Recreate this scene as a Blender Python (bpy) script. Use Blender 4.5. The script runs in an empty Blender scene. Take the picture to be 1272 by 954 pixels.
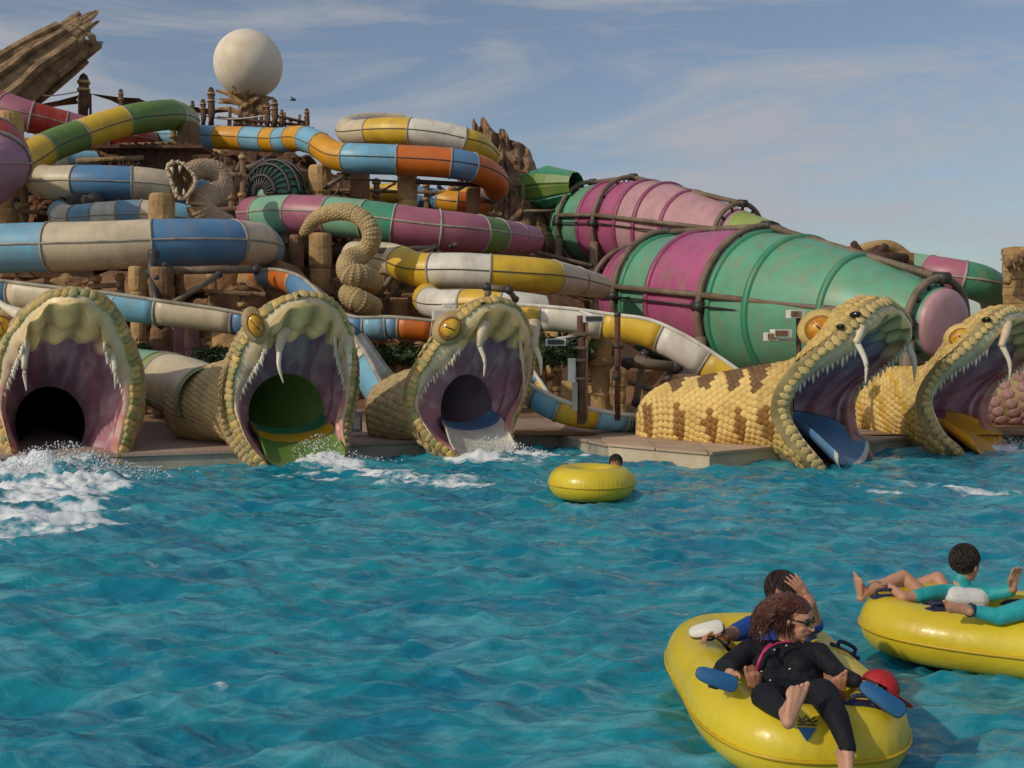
import bpy, bmesh, math, random
import numpy as np
from mathutils import Vector, Matrix
random.seed(7); rng = np.random.RandomState(7)
sc = bpy.context.scene
R = math.radians
# ------------------------------------------------------------------ camera, sky, sun, exposure
F = 1272.0; CH = 1.9; PITCH = math.atan(52 / F)
cam_d = bpy.data.cameras.new('camera'); cam = bpy.data.objects.new('camera', cam_d)
sc.collection.objects.link(cam); sc.camera = cam
cam_d.sensor_width = 36; cam_d.lens = 36; cam_d.clip_end = 4000; cam_d.clip_start = 0.1
cam.location = (0, 0, CH); cam.rotation_euler = (math.pi / 2 - PITCH, 0, 0)
TOSUN = Vector((-0.80, -0.60, 0.0)).normalized() * math.cos(R(31)) + Vector((0, 0, math.sin(R(31))))
w = bpy.data.worlds.new("World"); sc.world = w; w.use_nodes = True
nt = w.node_tree; nt.nodes.clear()
N = nt.nodes.new; Lk = nt.links.new
out = N('ShaderNodeOutputWorld'); bg = N('ShaderNodeBackground'); bg.inputs[1].default_value = 0.148
sky = N('ShaderNodeTexSky'); sky.sky_type = 'NISHITA'; sky.sun_disc = False
sky.sun_elevation = R(31); sky.sun_rotation = math.atan2(TOSUN.x, TOSUN.y) % (2 * math.pi)
sky.air_density = 1.0; sky.dust_density = 1.6; sky.ozone_density = 1.5
tc = N('ShaderNodeTexCoord'); mp = N('ShaderNodeMapping')
mp.inputs['Rotation'].default_value = (0.0, R(22), R(12)); mp.inputs['Scale'].default_value = (1.1, 1.6, 5.5)
nz = N('ShaderNodeTexNoise'); nz.inputs['Scale'].default_value = 2.3; nz.inputs['Detail'].default_value = 9; nz.inputs['Roughness'].default_value = 0.62
nz.inputs['Distortion'].default_value = 1.1
rp = N('ShaderNodeValToRGB'); rp.color_ramp.elements[0].position = 0.42; rp.color_ramp.elements[1].position = 0.60
rp.color_ramp.elements[0].color = (0.10, 0.10, 0.10, 1); rp.color_ramp.elements[1].color = (0.78, 0.78, 0.78, 1)
mx = N('ShaderNodeMix'); mx.data_type = 'RGBA'; mx.inputs[7].default_value = (4.5, 4.5, 4.8, 1)
Lk(tc.outputs['Generated'], mp.inputs[0]); Lk(mp.outputs[0], nz.inputs['Vector']); Lk(nz.outputs[0], rp.inputs[0])
Lk(rp.outputs[0], mx.inputs[0]); Lk(sky.outputs[0], mx.inputs[6]); Lk(mx.outputs[2], bg.inputs[0]); Lk(bg.outputs[0], out.inputs[0])
sun_d = bpy.data.lights.new('sun', 'SUN'); sun_d.energy = 3.2; sun_d.angle = R(1.0); sun_d.color = (1.0, 0.89, 0.72)
sun = bpy.data.objects.new('sun', sun_d); sc.collection.objects.link(sun)
sun.rotation_euler = (-TOSUN).to_track_quat('-Z', 'Y').to_euler()
sc.view_settings.view_transform = 'Standard'; sc.view_settings.look = 'None'
sc.view_settings.gamma = 1; sc.view_settings.exposure = -0.68

# ------------------------------------------------------------------ helpers
def W(u, v, d):
    """point at forward distance d that lies in the direction of photo pixel (u, v)"""
    a = (u - 636) / F; b = (477 - v) / F
    y = math.cos(PITCH) + b * math.sin(PITCH); z = -math.sin(PITCH) + b * math.cos(PITCH)
    t = d / y
    return np.array((a * t, d, CH + z * t))
def ground_d(v, z=0.0):
    b = (477 - v) / F
    y = math.cos(PITCH) + b * math.sin(PITCH); zz = -math.sin(PITCH) + b * math.cos(PITCH)
    return (z - CH) / zz * y
def hsh(ix, iy, iz):
    n = (ix * 374761393 + iy * 668265263 + iz * 2147483647 * 3 + 12345) & 0xffffffff
    n = ((n ^ (n >> 13)) * 1274126177) & 0xffffffff
    return ((n ^ (n >> 16)) & 0xffff) / 65535.0
def vnoise(P):
    P = np.asarray(P, float); I = np.floor(P).astype(np.int64); f = P - I; f = f * f * (3 - 2 * f)
    r = 0
    for dx in (0, 1):
        for dy in (0, 1):
            for dz in (0, 1):
                wgt = (f[..., 0] if dx else 1 - f[..., 0]) * (f[..., 1] if dy else 1 - f[..., 1]) * (f[..., 2] if dz else 1 - f[..., 2])
                r = r + wgt * hsh(I[..., 0] + dx, I[..., 1] + dy, I[..., 2] + dz)
    return r * 2 - 1
def fbm(P, o=4, g=0.5):
    P = np.asarray(P, float); r = 0; a = 1
    for k in range(o):
        r = r + a * vnoise(P * 2 ** k + 17.3 * k); a *= g
    return r
MATS = {}
def M(name, c, rough=0.5, c2=None, scale=3.0, bump=0.0, bscale=25.0, rand=0.0, spec=0.5, streak=None, metal=0.0, coat=0.0, attr=None, lo=0.4, hi=0.7, dirt=0.0):
    if name in MATS: return MATS[name]
    m = bpy.data.materials.new(name); m.use_nodes = True; t = m.node_tree; b = t.nodes['Principled BSDF']
    n = t.nodes.new; l = t.links.new
    if c2 is None: c2 = tuple(x * 0.72 for x in c)
    tcn = n('ShaderNodeTexCoord'); mpn = n('ShaderNodeMapping'); l(tcn.outputs['Object'], mpn.inputs[0])
    if streak: mpn.inputs['Scale'].default_value = streak
    no = n('ShaderNodeTexNoise'); no.inputs['Scale'].default_value = scale; no.inputs['Detail'].default_value = 7; no.inputs['Roughness'].default_value = 0.6
    l(mpn.outputs[0], no.inputs['Vector'])
    cr = n('ShaderNodeValToRGB'); cr.color_ramp.elements[0].position = lo; cr.color_ramp.elements[1].position = hi
    cr.color_ramp.elements[0].color = (*c, 1); cr.color_ramp.elements[1].color = (*c2, 1)
    l(no.outputs[0], cr.inputs[0]); col = cr.outputs[0]
    if attr:
        at = n('ShaderNodeAttribute'); at.attribute_name = attr
        mm = n('ShaderNodeMix'); mm.data_type = 'RGBA'; mm.blend_type = 'MULTIPLY'; mm.inputs[0].default_value = 1
        l(at.outputs['Color'], mm.inputs[6]); l(col, mm.inputs[7]); col = mm.outputs[2]
    if dirt:
        n2 = n('ShaderNodeTexNoise'); n2.inputs['Scale'].default_value = 1.3; n2.inputs['Detail'].default_value = 10; n2.inputs['Roughness'].default_value = 0.75
        m2 = n('ShaderNodeMapping'); m2.inputs['Scale'].default_value = (2.2, 2.2, 0.7); l(tcn.outputs['Object'], m2.inputs[0]); l(m2.outputs[0], n2.inputs['Vector'])
        r2 = n('ShaderNodeMapRange'); r2.inputs[1].default_value = 0.48; r2.inputs[2].default_value = 0.72; r2.inputs[4].default_value = dirt
        l(n2.outputs[0], r2.inputs[0])
        mm = n('ShaderNodeMix'); mm.data_type = 'RGBA'; mm.inputs[7].default_value = (0.30, 0.22, 0.13, 1)
        l(r2.outputs[0], mm.inputs[0]); l(col, mm.inputs[6]); col = mm.outputs[2]
    if rand:
        oi = n('ShaderNodeObjectInfo'); h = n('ShaderNodeHueSaturation')
        mr = n('ShaderNodeMapRange'); mr.inputs[3].default_value = 1 - rand; mr.inputs[4].default_value = 1 + rand
        l(oi.outputs['Random'], mr.inputs[0]); l(mr.outputs[0], h.inputs['Value']); l(col, h.inputs['Color']); col = h.outputs[0]
    l(col, b.inputs['Base Color'])
    b.inputs['Roughness'].default_value = rough; b.inputs['Specular IOR Level'].default_value = spec; b.inputs['Metallic'].default_value = metal
    b.inputs['Coat Weight'].default_value = coat; b.inputs['Coat Roughness'].default_value = 0.15
    if bump:
        nb = n('ShaderNodeTexNoise'); nb.inputs['Scale'].default_value = bscale; nb.inputs['Detail'].default_value = 6
        l(mpn.outputs[0], nb.inputs['Vector'])
        bp = n('ShaderNodeBump'); bp.inputs['Strength'].default_value = bump; bp.inputs['Distance'].default_value = 0.05
        l(nb.outputs[0], bp.inputs['Height']); l(bp.outputs[0], b.inputs['Normal'])
    MATS[name] = m; return m
def tag(o, label=None, cat=None, group=None, kind=None):
    if label: o['label'] = label
    if cat: o['category'] = cat
    if group: o['group'] = group
    if kind: o['kind'] = kind
    return o
def link(o, parent=None):
    sc.collection.objects.link(o)
    if parent is not None:
        o.parent = parent
        mw = Matrix.Translation(parent.location)
        p = parent.parent
        if p is None: o.matrix_parent_inverse = mw.inverted()
        else: o.matrix_parent_inverse = Matrix.Identity(4)
    return o
def thing(name, label, cat, loc, group=None):
    o = bpy.data.objects.new(name, None); sc.collection.objects.link(o); o.location = Vector([float(x) for x in loc])
    o.empty_display_size = 0.3
    return tag(o, label, cat, group)
def build(name, V, Fc, mat, parent=None, smooth=True, idx=None, col=None, kind=None):
    me = bpy.data.meshes.new(name)
    me.from_pydata([tuple(map(float, v)) for v in V], [], [tuple(f) for f in Fc])
    for m in (mat if isinstance(mat, (list, tuple)) else [mat]): me.materials.append(m)
    if idx is not None: me.polygons.foreach_set('material_index', np.asarray(idx, dtype=np.int32))
    if smooth: me.polygons.foreach_set('use_smooth', [True] * len(me.polygons))
    if col is not None:
        ca = me.color_attributes.new('Col', 'FLOAT_COLOR', 'POINT'); c4 = np.ones((len(V), 4), np.float32); c4[:, :3] = col
        ca.data.foreach_set('color', c4.ravel())
    me.update()
    o = bpy.data.objects.new(name, me); link(o, parent)
    if kind: o['kind'] = kind
    return o
class MB:
    def __init__(s): s.V = []; s.F = []; s.I = []
    def add(s, V, Fc, i=0):
        b = len(s.V); s.V.extend([tuple(v) for v in V]); s.F.extend([tuple(b + k for k in f) for f in Fc]); s.I.extend([i] * len(Fc)); return s
    def out(s, name, mat, parent=None, smooth=True, kind=None): return build(name, s.V, s.F, mat, parent, smooth, s.I, kind=kind)
def grid_faces(nr, nc, wrap=False, flip=False):
    f = []
    m = nc if wrap else nc - 1
    for i in range(nr - 1):
        for j in range(m):
            k = (j + 1) % nc
            q = (i * nc + j, i * nc + k, (i + 1) * nc + k, (i + 1) * nc + j)
            f.append(q[::-1] if flip else q)
    return f
def cat(pts, n):
    """Catmull-Rom through pts (k, dim), n samples per span"""
    P = np.asarray(pts, float); P = np.vstack([2 * P[0] - P[1], P, 2 * P[-1] - P[-2]]); o = []
    for i in range(1, len(P) - 2):
        for k in range(n):
            t = k / n; a, b, c, d = P[i - 1], P[i], P[i + 1], P[i + 2]
            o.append(0.5 * (2 * b + (c - a) * t + (2 * a - 5 * b + 4 * c - d) * t * t + (3 * b - 3 * c + d - a) * t ** 3))
    o.append(P[-2]); return np.array(o)
def unit(v): v = np.asarray(v, float); return v / (np.linalg.norm(v, axis=-1, keepdims=True) + 1e-9)
def frames(P):
    T = unit(np.gradient(P, axis=0)); Z = np.array((0, 0, 1.0)); S = np.cross(T, Z)
    bad = np.linalg.norm(S, axis=1) < 0.05; S[bad] = (1, 0, 0); S = unit(S); U = np.cross(S, T); return T, S, U
def tube(P, r, n=12, cap=True, a0=0.0):
    P = np.asarray(P, float); r = np.broadcast_to(np.asarray(r, float), (len(P),)); T, S, U = frames(P)
    a = np.linspace(0, 2 * math.pi, n, endpoint=False) + a0
    V = P[:, None] + r[:, None, None] * (np.cos(a)[None, :, None] * S[:, None] + np.sin(a)[None, :, None] * U[:, None])
    V = V.reshape(-1, 3); f = grid_faces(len(P), n, True)
    if cap: f.append(tuple(range(n))[::-1]); f.append(tuple((len(P) - 1) * n + k for k in range(n)))
    return V, f
def box(c, s, rot=0.0, tilt=None):
    c = np.asarray(c, float); hx, hy, hz = [q / 2 for q in s]
    V = np.array([(x, y, z) for z in (-hz, hz) for x, y in ((-hx, -hy), (hx, -hy), (hx, hy), (-hx, hy))])
    if tilt is not None: V = V @ np.array(tilt).T
    cr, sr = math.cos(rot), math.sin(rot); V = V @ np.array(((cr, sr, 0), (-sr, cr, 0), (0, 0, 1)))
    return V + c, [(3, 2, 1, 0), (4, 5, 6, 7), (0, 1, 5, 4), (1, 2, 6, 5), (2, 3, 7, 6), (3, 0, 4, 7)]
def bar(p, q, r, n=8): return tube(np.array([p, q], float), r, n)
def ico(c, r, jit=0.0, sub=2, sq=(1, 1, 1), seed=0):
    bm = bmesh.new(); bmesh.ops.create_icosphere(bm, subdivisions=sub, radius=1.0)
    V = np.array([v.co[:] for v in bm.verts]); f = [tuple(v.index for v in q.verts) for q in bm.faces]; bm.free()
    if jit: V = V * (1 + jit * fbm(V * 1.3 + seed * 7.1, 3)[:, None])
    return V * r * np.array(sq) + np.asarray(c), f
def ball(c, rad, nu=20, nv=12, ax=None):
    """ellipsoid; rad = 3 radii along axes ax (3x3 rows)"""
    th = np.linspace(0, math.pi, nv); ph = np.linspace(0, 2 * math.pi, nu, endpoint=False)
    V = np.array([(math.sin(t) * math.cos(p), math.sin(t) * math.sin(p), math.cos(t)) for t in th for p in ph]) * np.array(rad)
    if ax is not None: V = V @ np.array(ax)
    return V + np.asarray(c), grid_faces(nv, nu, True)

# ------------------------------------------------------------------ materials
def plastic(n, c, dirt=0.55): return M(n, c, 0.42, tuple(x * 0.8 for x in c), 1.6, 0.06, 3.0, spec=0.5, dirt=dirt)
PC = dict(blue=plastic('blue_fibreglass', (0.095, 0.25, 0.46)), sky=plastic('pale_blue_fibreglass', (0.20, 0.48, 0.66)),
          steel=plastic('greyblue_fibreglass', (0.14, 0.30, 0.46)), cream=plastic('cream_fibreglass', (0.68, 0.56, 0.38)),
          white=plastic('white_fibreglass', (0.74, 0.70, 0.60)), yellow=plastic('yellow_fibreglass', (0.76, 0.48, 0.035)),
          orange=plastic('orange_fibreglass', (0.66, 0.15, 0.012)), amber=plastic('amber_fibreglass', (0.74, 0.34, 0.012)),
          green=plastic('green_fibreglass', (0.055, 0.30, 0.17)), leaf=plastic('leaf_green_fibreglass', (0.13, 0.25, 0.045)),
          mint=plastic('mint_fibreglass', (0.23, 0.46, 0.30)), rose=plastic('rose_fibreglass', (0.42, 0.13, 0.20)),
          plum=plastic('plum_fibreglass', (0.34, 0.075, 0.17)), lilac=plastic('lilac_fibreglass', (0.42, 0.22, 0.30)),
          red=plastic('red_fibreglass', (0.42, 0.025, 0.015)), lime=plastic('lime_fibreglass', (0.30, 0.40, 0.10)), magenta=plastic('magenta_membrane', (0.45, 0.10, 0.23), .75), pink=plastic('faded_pink_membrane', (0.54, 0.29, 0.32), .75), jade=plastic('jade_membrane', (0.13, 0.38, 0.24), .75), navy=plastic('navy_fibreglass', (0.02, 0.07, 0.20)))
ROCK = M('sandstone', (0.30, 0.17, 0.085), 0.9, (0.12, 0.06, 0.03), 1.1, 0.9, 5, dirt=0.2)
ROCKL = M('golden_sandstone', (0.52, 0.34, 0.15), 0.9, (0.30, 0.17, 0.07), 2.0, 0.8, 7, rand=0.12)
ROCKB = M('dark_brown_rock', (0.15, 0.07, 0.035), 0.95, (0.05, 0.027, 0.016), 0.8, 1.0, 4)
WOOD = M('weathered_wood', (0.30, 0.18, 0.10), 0.85, (0.12, 0.06, 0.035), 4, 0.8, 14, streak=(3, 3, 0.5), rand=0.1)
WOODD = M('dark_wood', (0.13, 0.06, 0.035), 0.85, (0.05, 0.025, 0.018), 4, 0.6, 12, rand=0.15)
BARK = M('pale_bark', (0.36, 0.24, 0.13), 0.9, (0.13, 0.075, 0.04), 2.2, 1.0, 8)
PIPE = M('painted_pipe', (0.22, 0.165, 0.11), 0.55, (0.11, 0.08, 0.055), 2.5, 0.2, 9, spec=0.4)
DPIPE = M('dark_steel', (0.05, 0.042, 0.04), 0.5, (0.03, 0.025, 0.025), 2.5)
SEAM = M('seam_flange', (0.42, 0.38, 0.30), 0.6, (0.20, 0.17, 0.13), 3)
SEAMD = M('dark_seam', (0.09, 0.08, 0.07), 0.6, (0.05, 0.045, 0.04), 3)
WHITE = M('white_paint', (0.72, 0.70, 0.65), 0.5, (0.55, 0.52, 0.45), 4)
GREY = M('grey_housing', (0.42, 0.40, 0.37), 0.6, (0.3, 0.28, 0.26), 4)
DECK = M('deck_concrete', (0.42, 0.30, 0.23), 0.9, (0.30, 0.21, 0.16), 1.2, 0.3, 14)
GROUND = M('red_gravel', (0.34, 0.19, 0.10), 0.95, (0.17, 0.09, 0.05), 2.2, 0.8, 30)
LEAF = M('hedge_leaves', (0.045, 0.085, 0.022), 0.7, (0.025, 0.05, 0.014), 3, rand=0.1)
CANVAS = M('canvas', (0.20, 0.11, 0.065), 0.9, (0.13, 0.07, 0.045), 3, 0.3, 30)
# ------------------------------------------------------------------ the pool: water, wall, deck, ground
EDGE = [(-420, 590), (150, 579), (300, 574), (420, 565), (520, 561), (640, 554), (692, 551), (757, 566), (880, 578), (985, 567), (1080, 562), (1150, 551), (1272, 545), (1500, 540), (2200, 530)]
EW = [W(u, v, ground_d(v)) for u, v in EDGE]
def edge_y(x):
    return np.interp(x, [p[0] for p in EW], [p[1] for p in EW])
FOAM = [  # centre px, radii in metres, strength, height
    (45, 612, .95, 1.5, 1.05, 0.13), (20, 592, 1.2, 0.9, 1.1, 0.22), (95, 584, 0.45, 0.35, 1.1, 0.26), (115, 600, 0.55, 0.4, 0.6, 0.05), (400, 574, 0.75, 0.5, 0.95, 0.14), (450, 586, 1.3, 0.6, 0.75, 0.06), (560, 598, 1.1, 0.4, 0.6, 0.03), (500, 592, 1.3, 0.5, 0.65, 0.04),
    (600, 568, 0.6, 0.5, 0.9, 0.10), (650, 566, 1.1, 0.6, 0.75, 0.05), (700, 572, 0.9, 0.5, 0.5, 0.03), (1245, 556, 1.3, 0.6, 0.95, 0.08),
    (1180, 606, 1.6, 0.35, 0.5, 0.02), (1120, 598, 0.8, 0.3, 0.42, 0.02), (50, 640, 1.0, 1.0, 0.85, 0.05), (10, 655, .9, .7, .8, .04), (1250, 610, 0.8, 0.4, 0.45, 0.02), (470, 660, 1.8, 0.5, 0.22, 0.01)]
FOAMW = [(W(u, v, ground_d(v)), a, b, s, h) for u, v, a, b, s, h in FOAM]
def wave(X, Y):
    r = np.random.RandomState(3); H = np.zeros_like(X)
    for k in range(46):
        lam = 0.22 * (2.6 / 0.22) ** r.rand(); th = r.normal(0.25, 0.55) + math.pi / 2; ph = r.rand() * 6.28
        kx, ky = math.cos(th) * 6.28 / lam, math.sin(th) * 6.28 / lam
        q = np.sin(kx * X + ky * Y + ph + 0.9 * np.sin(0.31 * X * (1 + k % 3) + 0.23 * Y + k))
        H += 0.0078 * lam ** 0.95 * (1.0 - 2 * np.abs(q) ** 0.8 + 0.2)
    P = np.stack([X * 0.8, Y * 1.6, X * 0], -1)
    return H + 0.018 * fbm(P * 1.6, 4, 0.55)
def make_water():
    # rows packed by distance: fine near the camera's side of the pool, wider farther off
    ys = 1.9 * F / np.linspace(700, 118, 620); ys = np.concatenate([np.linspace(-30, 3.3, 24), ys[1:]])
    ys = ys[ys < 11.5]; ys = np.concatenate([ys, np.arange(11.55, 19.4, .055), [19.8, 20.4]])
    t = np.linspace(-1, 1, 760); X = np.sign(t) * np.abs(t) ** 1.0
    XX = X[None, :] * (4.2 + 0.62 * np.maximum(ys, 0))[:, None]; YY = np.repeat(ys[:, None], 760, 1)
    H = wave(XX, YY) * np.clip((YY + 4) / 6, 0.3, 1)
    fo = np.zeros_like(H); P = np.stack([XX, YY, XX * 0], -1)
    n1 = fbm(P * np.array((1.6, 3.6, 1)), 5, 0.62); n2 = fbm(P * np.array((5, 9, 1)) + 9, 4, 0.65)
    for c, a, b, s, h in FOAMW:
        g = np.exp(-(((XX - c[0]) / a) ** 2 + ((YY - c[1]) / b) ** 2))
        fo = np.maximum(fo, s * g + (n1 * 0.34 + n2 * 0.30) * np.clip(g * 3, 0, 1) * min(1, s + .2))
        H += g * h * (0.45 + 0.55 * np.abs(n1) + 0.35 * np.abs(n2))
    fo = np.maximum(fo, 0.55 * (n1 * 0.6 + n2 * .5) - 0.22)            # stray flecks
    V = np.stack([XX, YY, H], -1).reshape(-1, 3)
    m = bpy.data.materials.new('pool_water'); m.use_nodes = True; t = m.node_tree; n = t.nodes.new; l = t.links.new
    b = t.nodes['Principled BSDF']; at = n('ShaderNodeAttribute'); at.attribute_name = 'Col'; sep = n('ShaderNodeSeparateColor'); l(at.outputs['Color'], sep.inputs[0])
    tcn = n('ShaderNodeTexCoord'); mpn = n('ShaderNodeMapping'); mpn.inputs['Scale'].default_value = (1, 1.7, 1); l(tcn.outputs['Object'], mpn.inputs[0])
    no = n('ShaderNodeTexNoise'); no.inputs['Scale'].default_value = 7; no.inputs['Detail'].default_value = 8; no.inputs['Roughness'].default_value = .7; l(mpn.outputs[0], no.inputs['Vector'])
    big = n('ShaderNodeTexNoise'); big.inputs['Scale'].default_value = 0.9; big.inputs['Detail'].default_value = 5; l(mpn.outputs[0], big.inputs['Vector'])
    cr = n('ShaderNodeValToRGB'); cr.color_ramp.elements[0].position = .35; cr.color_ramp.elements[1].position = .66
    cr.color_ramp.elements[0].color = (0.0, 0.160, 0.265, 1); cr.color_ramp.elements[1].color = (0.010, 0.265, 0.325, 1); l(big.outputs[0], cr.inputs[0])
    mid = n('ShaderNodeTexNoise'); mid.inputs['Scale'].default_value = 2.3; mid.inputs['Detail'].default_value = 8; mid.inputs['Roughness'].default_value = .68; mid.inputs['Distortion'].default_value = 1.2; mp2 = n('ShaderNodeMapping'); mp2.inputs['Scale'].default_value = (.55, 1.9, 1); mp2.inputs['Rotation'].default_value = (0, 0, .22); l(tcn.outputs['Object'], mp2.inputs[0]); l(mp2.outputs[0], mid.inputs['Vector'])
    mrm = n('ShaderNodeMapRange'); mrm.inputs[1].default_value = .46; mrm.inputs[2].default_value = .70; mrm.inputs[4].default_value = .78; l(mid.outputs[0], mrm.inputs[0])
    mxm = n('ShaderNodeMix'); mxm.data_type = 'RGBA'; mxm.inputs[7].default_value = (0.15, 0.43, 0.49, 1); l(mrm.outputs[0], mxm.inputs[0]); l(cr.outputs[0], mxm.inputs[6])  # milky streaks painted into the colour, also standing in for sky-reflection patches
    ad = n('ShaderNodeMath'); ad.operation = 'MULTIPLY_ADD'; ad.inputs[1].default_value = 0.9; l(no.outputs[0], ad.inputs[0]); l(sep.outputs[0], ad.inputs[2])
    mr = n('ShaderNodeMapRange'); mr.inputs[1].default_value = 0.80; mr.inputs[2].default_value = 1.25; mr.interpolation_type = 'SMOOTHSTEP'; l(ad.outputs[0], mr.inputs[0])
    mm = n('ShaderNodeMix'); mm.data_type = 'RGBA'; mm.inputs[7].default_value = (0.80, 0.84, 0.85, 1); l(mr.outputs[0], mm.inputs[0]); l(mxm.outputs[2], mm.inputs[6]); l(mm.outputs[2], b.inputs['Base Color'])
    rr = n('ShaderNodeMapRange'); rr.inputs[3].default_value = 0.07; rr.inputs[4].default_value = 0.7; l(mr.outputs[0], rr.inputs[0]); l(rr.outputs[0], b.inputs['Roughness'])
    b.inputs['IOR'].default_value = 1.42; b.inputs['Specular IOR Level'].default_value = 0.5
    nb = n('ShaderNodeTexNoise'); nb.inputs['Scale'].default_value = 3.4; nb.inputs['Detail'].default_value = 7; nb.inputs['Roughness'].default_value = .6; nb.inputs['Distortion'].default_value = 0.6; l(mpn.outputs[0], nb.inputs['Vector'])
    bp = n('ShaderNodeBump'); bp.inputs['Strength'].default_value = 0.30; bp.inputs['Distance'].default_value = 0.12; l(nb.outputs[0], bp.inputs['Height']); l(bp.outputs[0], b.inputs['Normal'])
    c = np.repeat(np.clip(fo, 0, 1.2).reshape(-1, 1), 3, 1)
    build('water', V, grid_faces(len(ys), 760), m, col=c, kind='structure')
make_water()
def make_edge():
    n = len(EW); V = []
    for p in EW: V += [(p[0], p[1] + .02, -0.6), (p[0], p[1], 0.155)]
    Fc = [(2 * i, 2 * i + 2, 2 * i + 3, 2 * i + 1) for i in range(n - 1)]
    wallm = M('pool_wall', (0.44, 0.38, 0.30), 0.7, (0.26, 0.26, 0.22), 1.8, 0.2, 12)
    build('pool_wall', V, Fc, wallm, smooth=False, kind='structure')
    # coping slabs: a lip proud of the wall, one stone after another
    cop = thing('pool_coping', None, None, (0, 17, 0.3)); cop['kind'] = 'structure'
    for i in range(n - 1):
        a, b = np.array(EW[i]), np.array(EW[i + 1]); L = np.linalg.norm((b - a)[:2]); k = max(1, int(round(L / 1.6))); t = (b - a) / L; nn = np.array((-t[1], t[0], 0))
        if i in (7, 8): continue
        for q in range(min(k, 14)):
            p0 = a + t * (L * q / k + .012); p1 = a + t * (L * (q + 1) / k - .012); o = -nn * .05; bk = nn * .5
            z0, z1 = .15, .20
            VV = [(*(p0 + o)[:2], z0), (*(p1 + o)[:2], z0), (*(p1 + bk)[:2], z0), (*(p0 + bk)[:2], z0), (*(p0 + o)[:2], z1), (*(p1 + o)[:2], z1), (*(p1 + bk)[:2], z1), (*(p0 + bk)[:2], z1)]
            build('coping_slab', VV, [(3, 2, 1, 0), (4, 5, 6, 7), (0, 1, 5, 4), (1, 2, 6, 5), (2, 3, 7, 6), (3, 0, 4, 7)], DECK, cop, False)
    V = []
    for p in EW: V += [(p[0], p[1] + .3, 0.185), (p[0] * 1.08, max(p[1], 18) + 2.6, 0.30)]
    build('deck', V, [(2 * i, 2 * i + 2, 2 * i + 3, 2 * i + 1) for i in range(n - 1)], DECK, smooth=False, kind='structure')
    # pale raised platform at the corner
    PL = M('pale_platform', (0.60, 0.50, 0.36), 0.8, (0.42, 0.33, 0.22), 1.5, 0.2, 10)
    a, b, c = [np.array(EW[i]) for i in (7, 8, 9)]
    pl = thing('pool_platform', 'pale concrete platform jutting into the pool beside the largest yellow snake head', 'platform', (b[0], b[1], 0.3))
    bk = [np.array((a[0] - .1, a[1] + 2.6, 0)), np.array((b[0] + .2, b[1] + 3, 0)), np.array((c[0] + .2, c[1] + 2.2, 0))]
    tp = [a + (-.02, -.06, 0), b + (0, -.08, 0), c + (.02, -.06, 0)]
    V = [(*p[:2], z) for z in (-.5, .17) for p in tp + bk]
    build('platform_body', V, [(0, 1, 7, 6), (1, 2, 8, 7), (2, 5, 11, 8), (5, 4, 10, 11), (4, 3, 9, 10), (3, 0, 6, 9), (6, 7, 10, 9), (7, 8, 11, 10)], PL, pl, False)
    for (p, q, bb0, bb1) in ((tp[0], tp[1], bk[0], bk[1]), (tp[1], tp[2], bk[1], bk[2])):
        p, q, b0, b1 = map(np.asarray, (p, q, bb0, bb1)); t = unit(q - p); nn = np.array((t[1], -t[0], 0)) * .045
        L = np.linalg.norm(q - p); k = max(2, int(L / .75))
        for i in range(k):
            s0, s1 = i / k + .006, (i + 1) / k - .006
            e = [p + (q - p) * s0 + nn, p + (q - p) * s1 + nn, b0 + (b1 - b0) * s1, b0 + (b1 - b0) * s0]
            V = [(*x[:2], z) for z in (.173, .215) for x in e]
            build('slab', V, [(3, 2, 1, 0), (4, 5, 6, 7), (0, 1, 5, 4), (1, 2, 6, 5), (2, 3, 7, 6), (3, 0, 4, 7)], M('platform_slab', (0.52, 0.38, 0.26), 0.85, (0.40, 0.28, 0.18), 2, 0.2, 12, rand=.1), pl, False)
make_edge()
def make_ground():
    xs = np.concatenate([[-1500, -500, -160], np.linspace(-60, 70, 130), [180, 500, 1500]]); ys = np.concatenate([np.linspace(18.5, 60, 70), [90, 200, 600, 2500]])
    X, Y = np.meshgrid(xs, ys); P = np.stack([X, Y, X * 0], -1)
    Z = 0.22 + 0.12 * fbm(P * .8, 3) * np.clip((Y - 20.5) / 3, 0, 1) + np.clip((Y - 21) / 10, 0, 1) * .4
    build('ground', np.stack([X, Y, Z], -1).reshape(-1, 3), grid_faces(len(ys), len(xs)), GROUND, kind='structure')
    # pool basin floor under the water
    build('pool_floor', [(-400, -60, -1.2), (400, -60, -1.2), (400, 26, -1.2), (-400, 26, -1.2)], [(0, 1, 2, 3)], M('pool_tile_floor', (0.10, 0.35, 0.42), 0.5), kind='structure', smooth=False)
make_ground()
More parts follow.
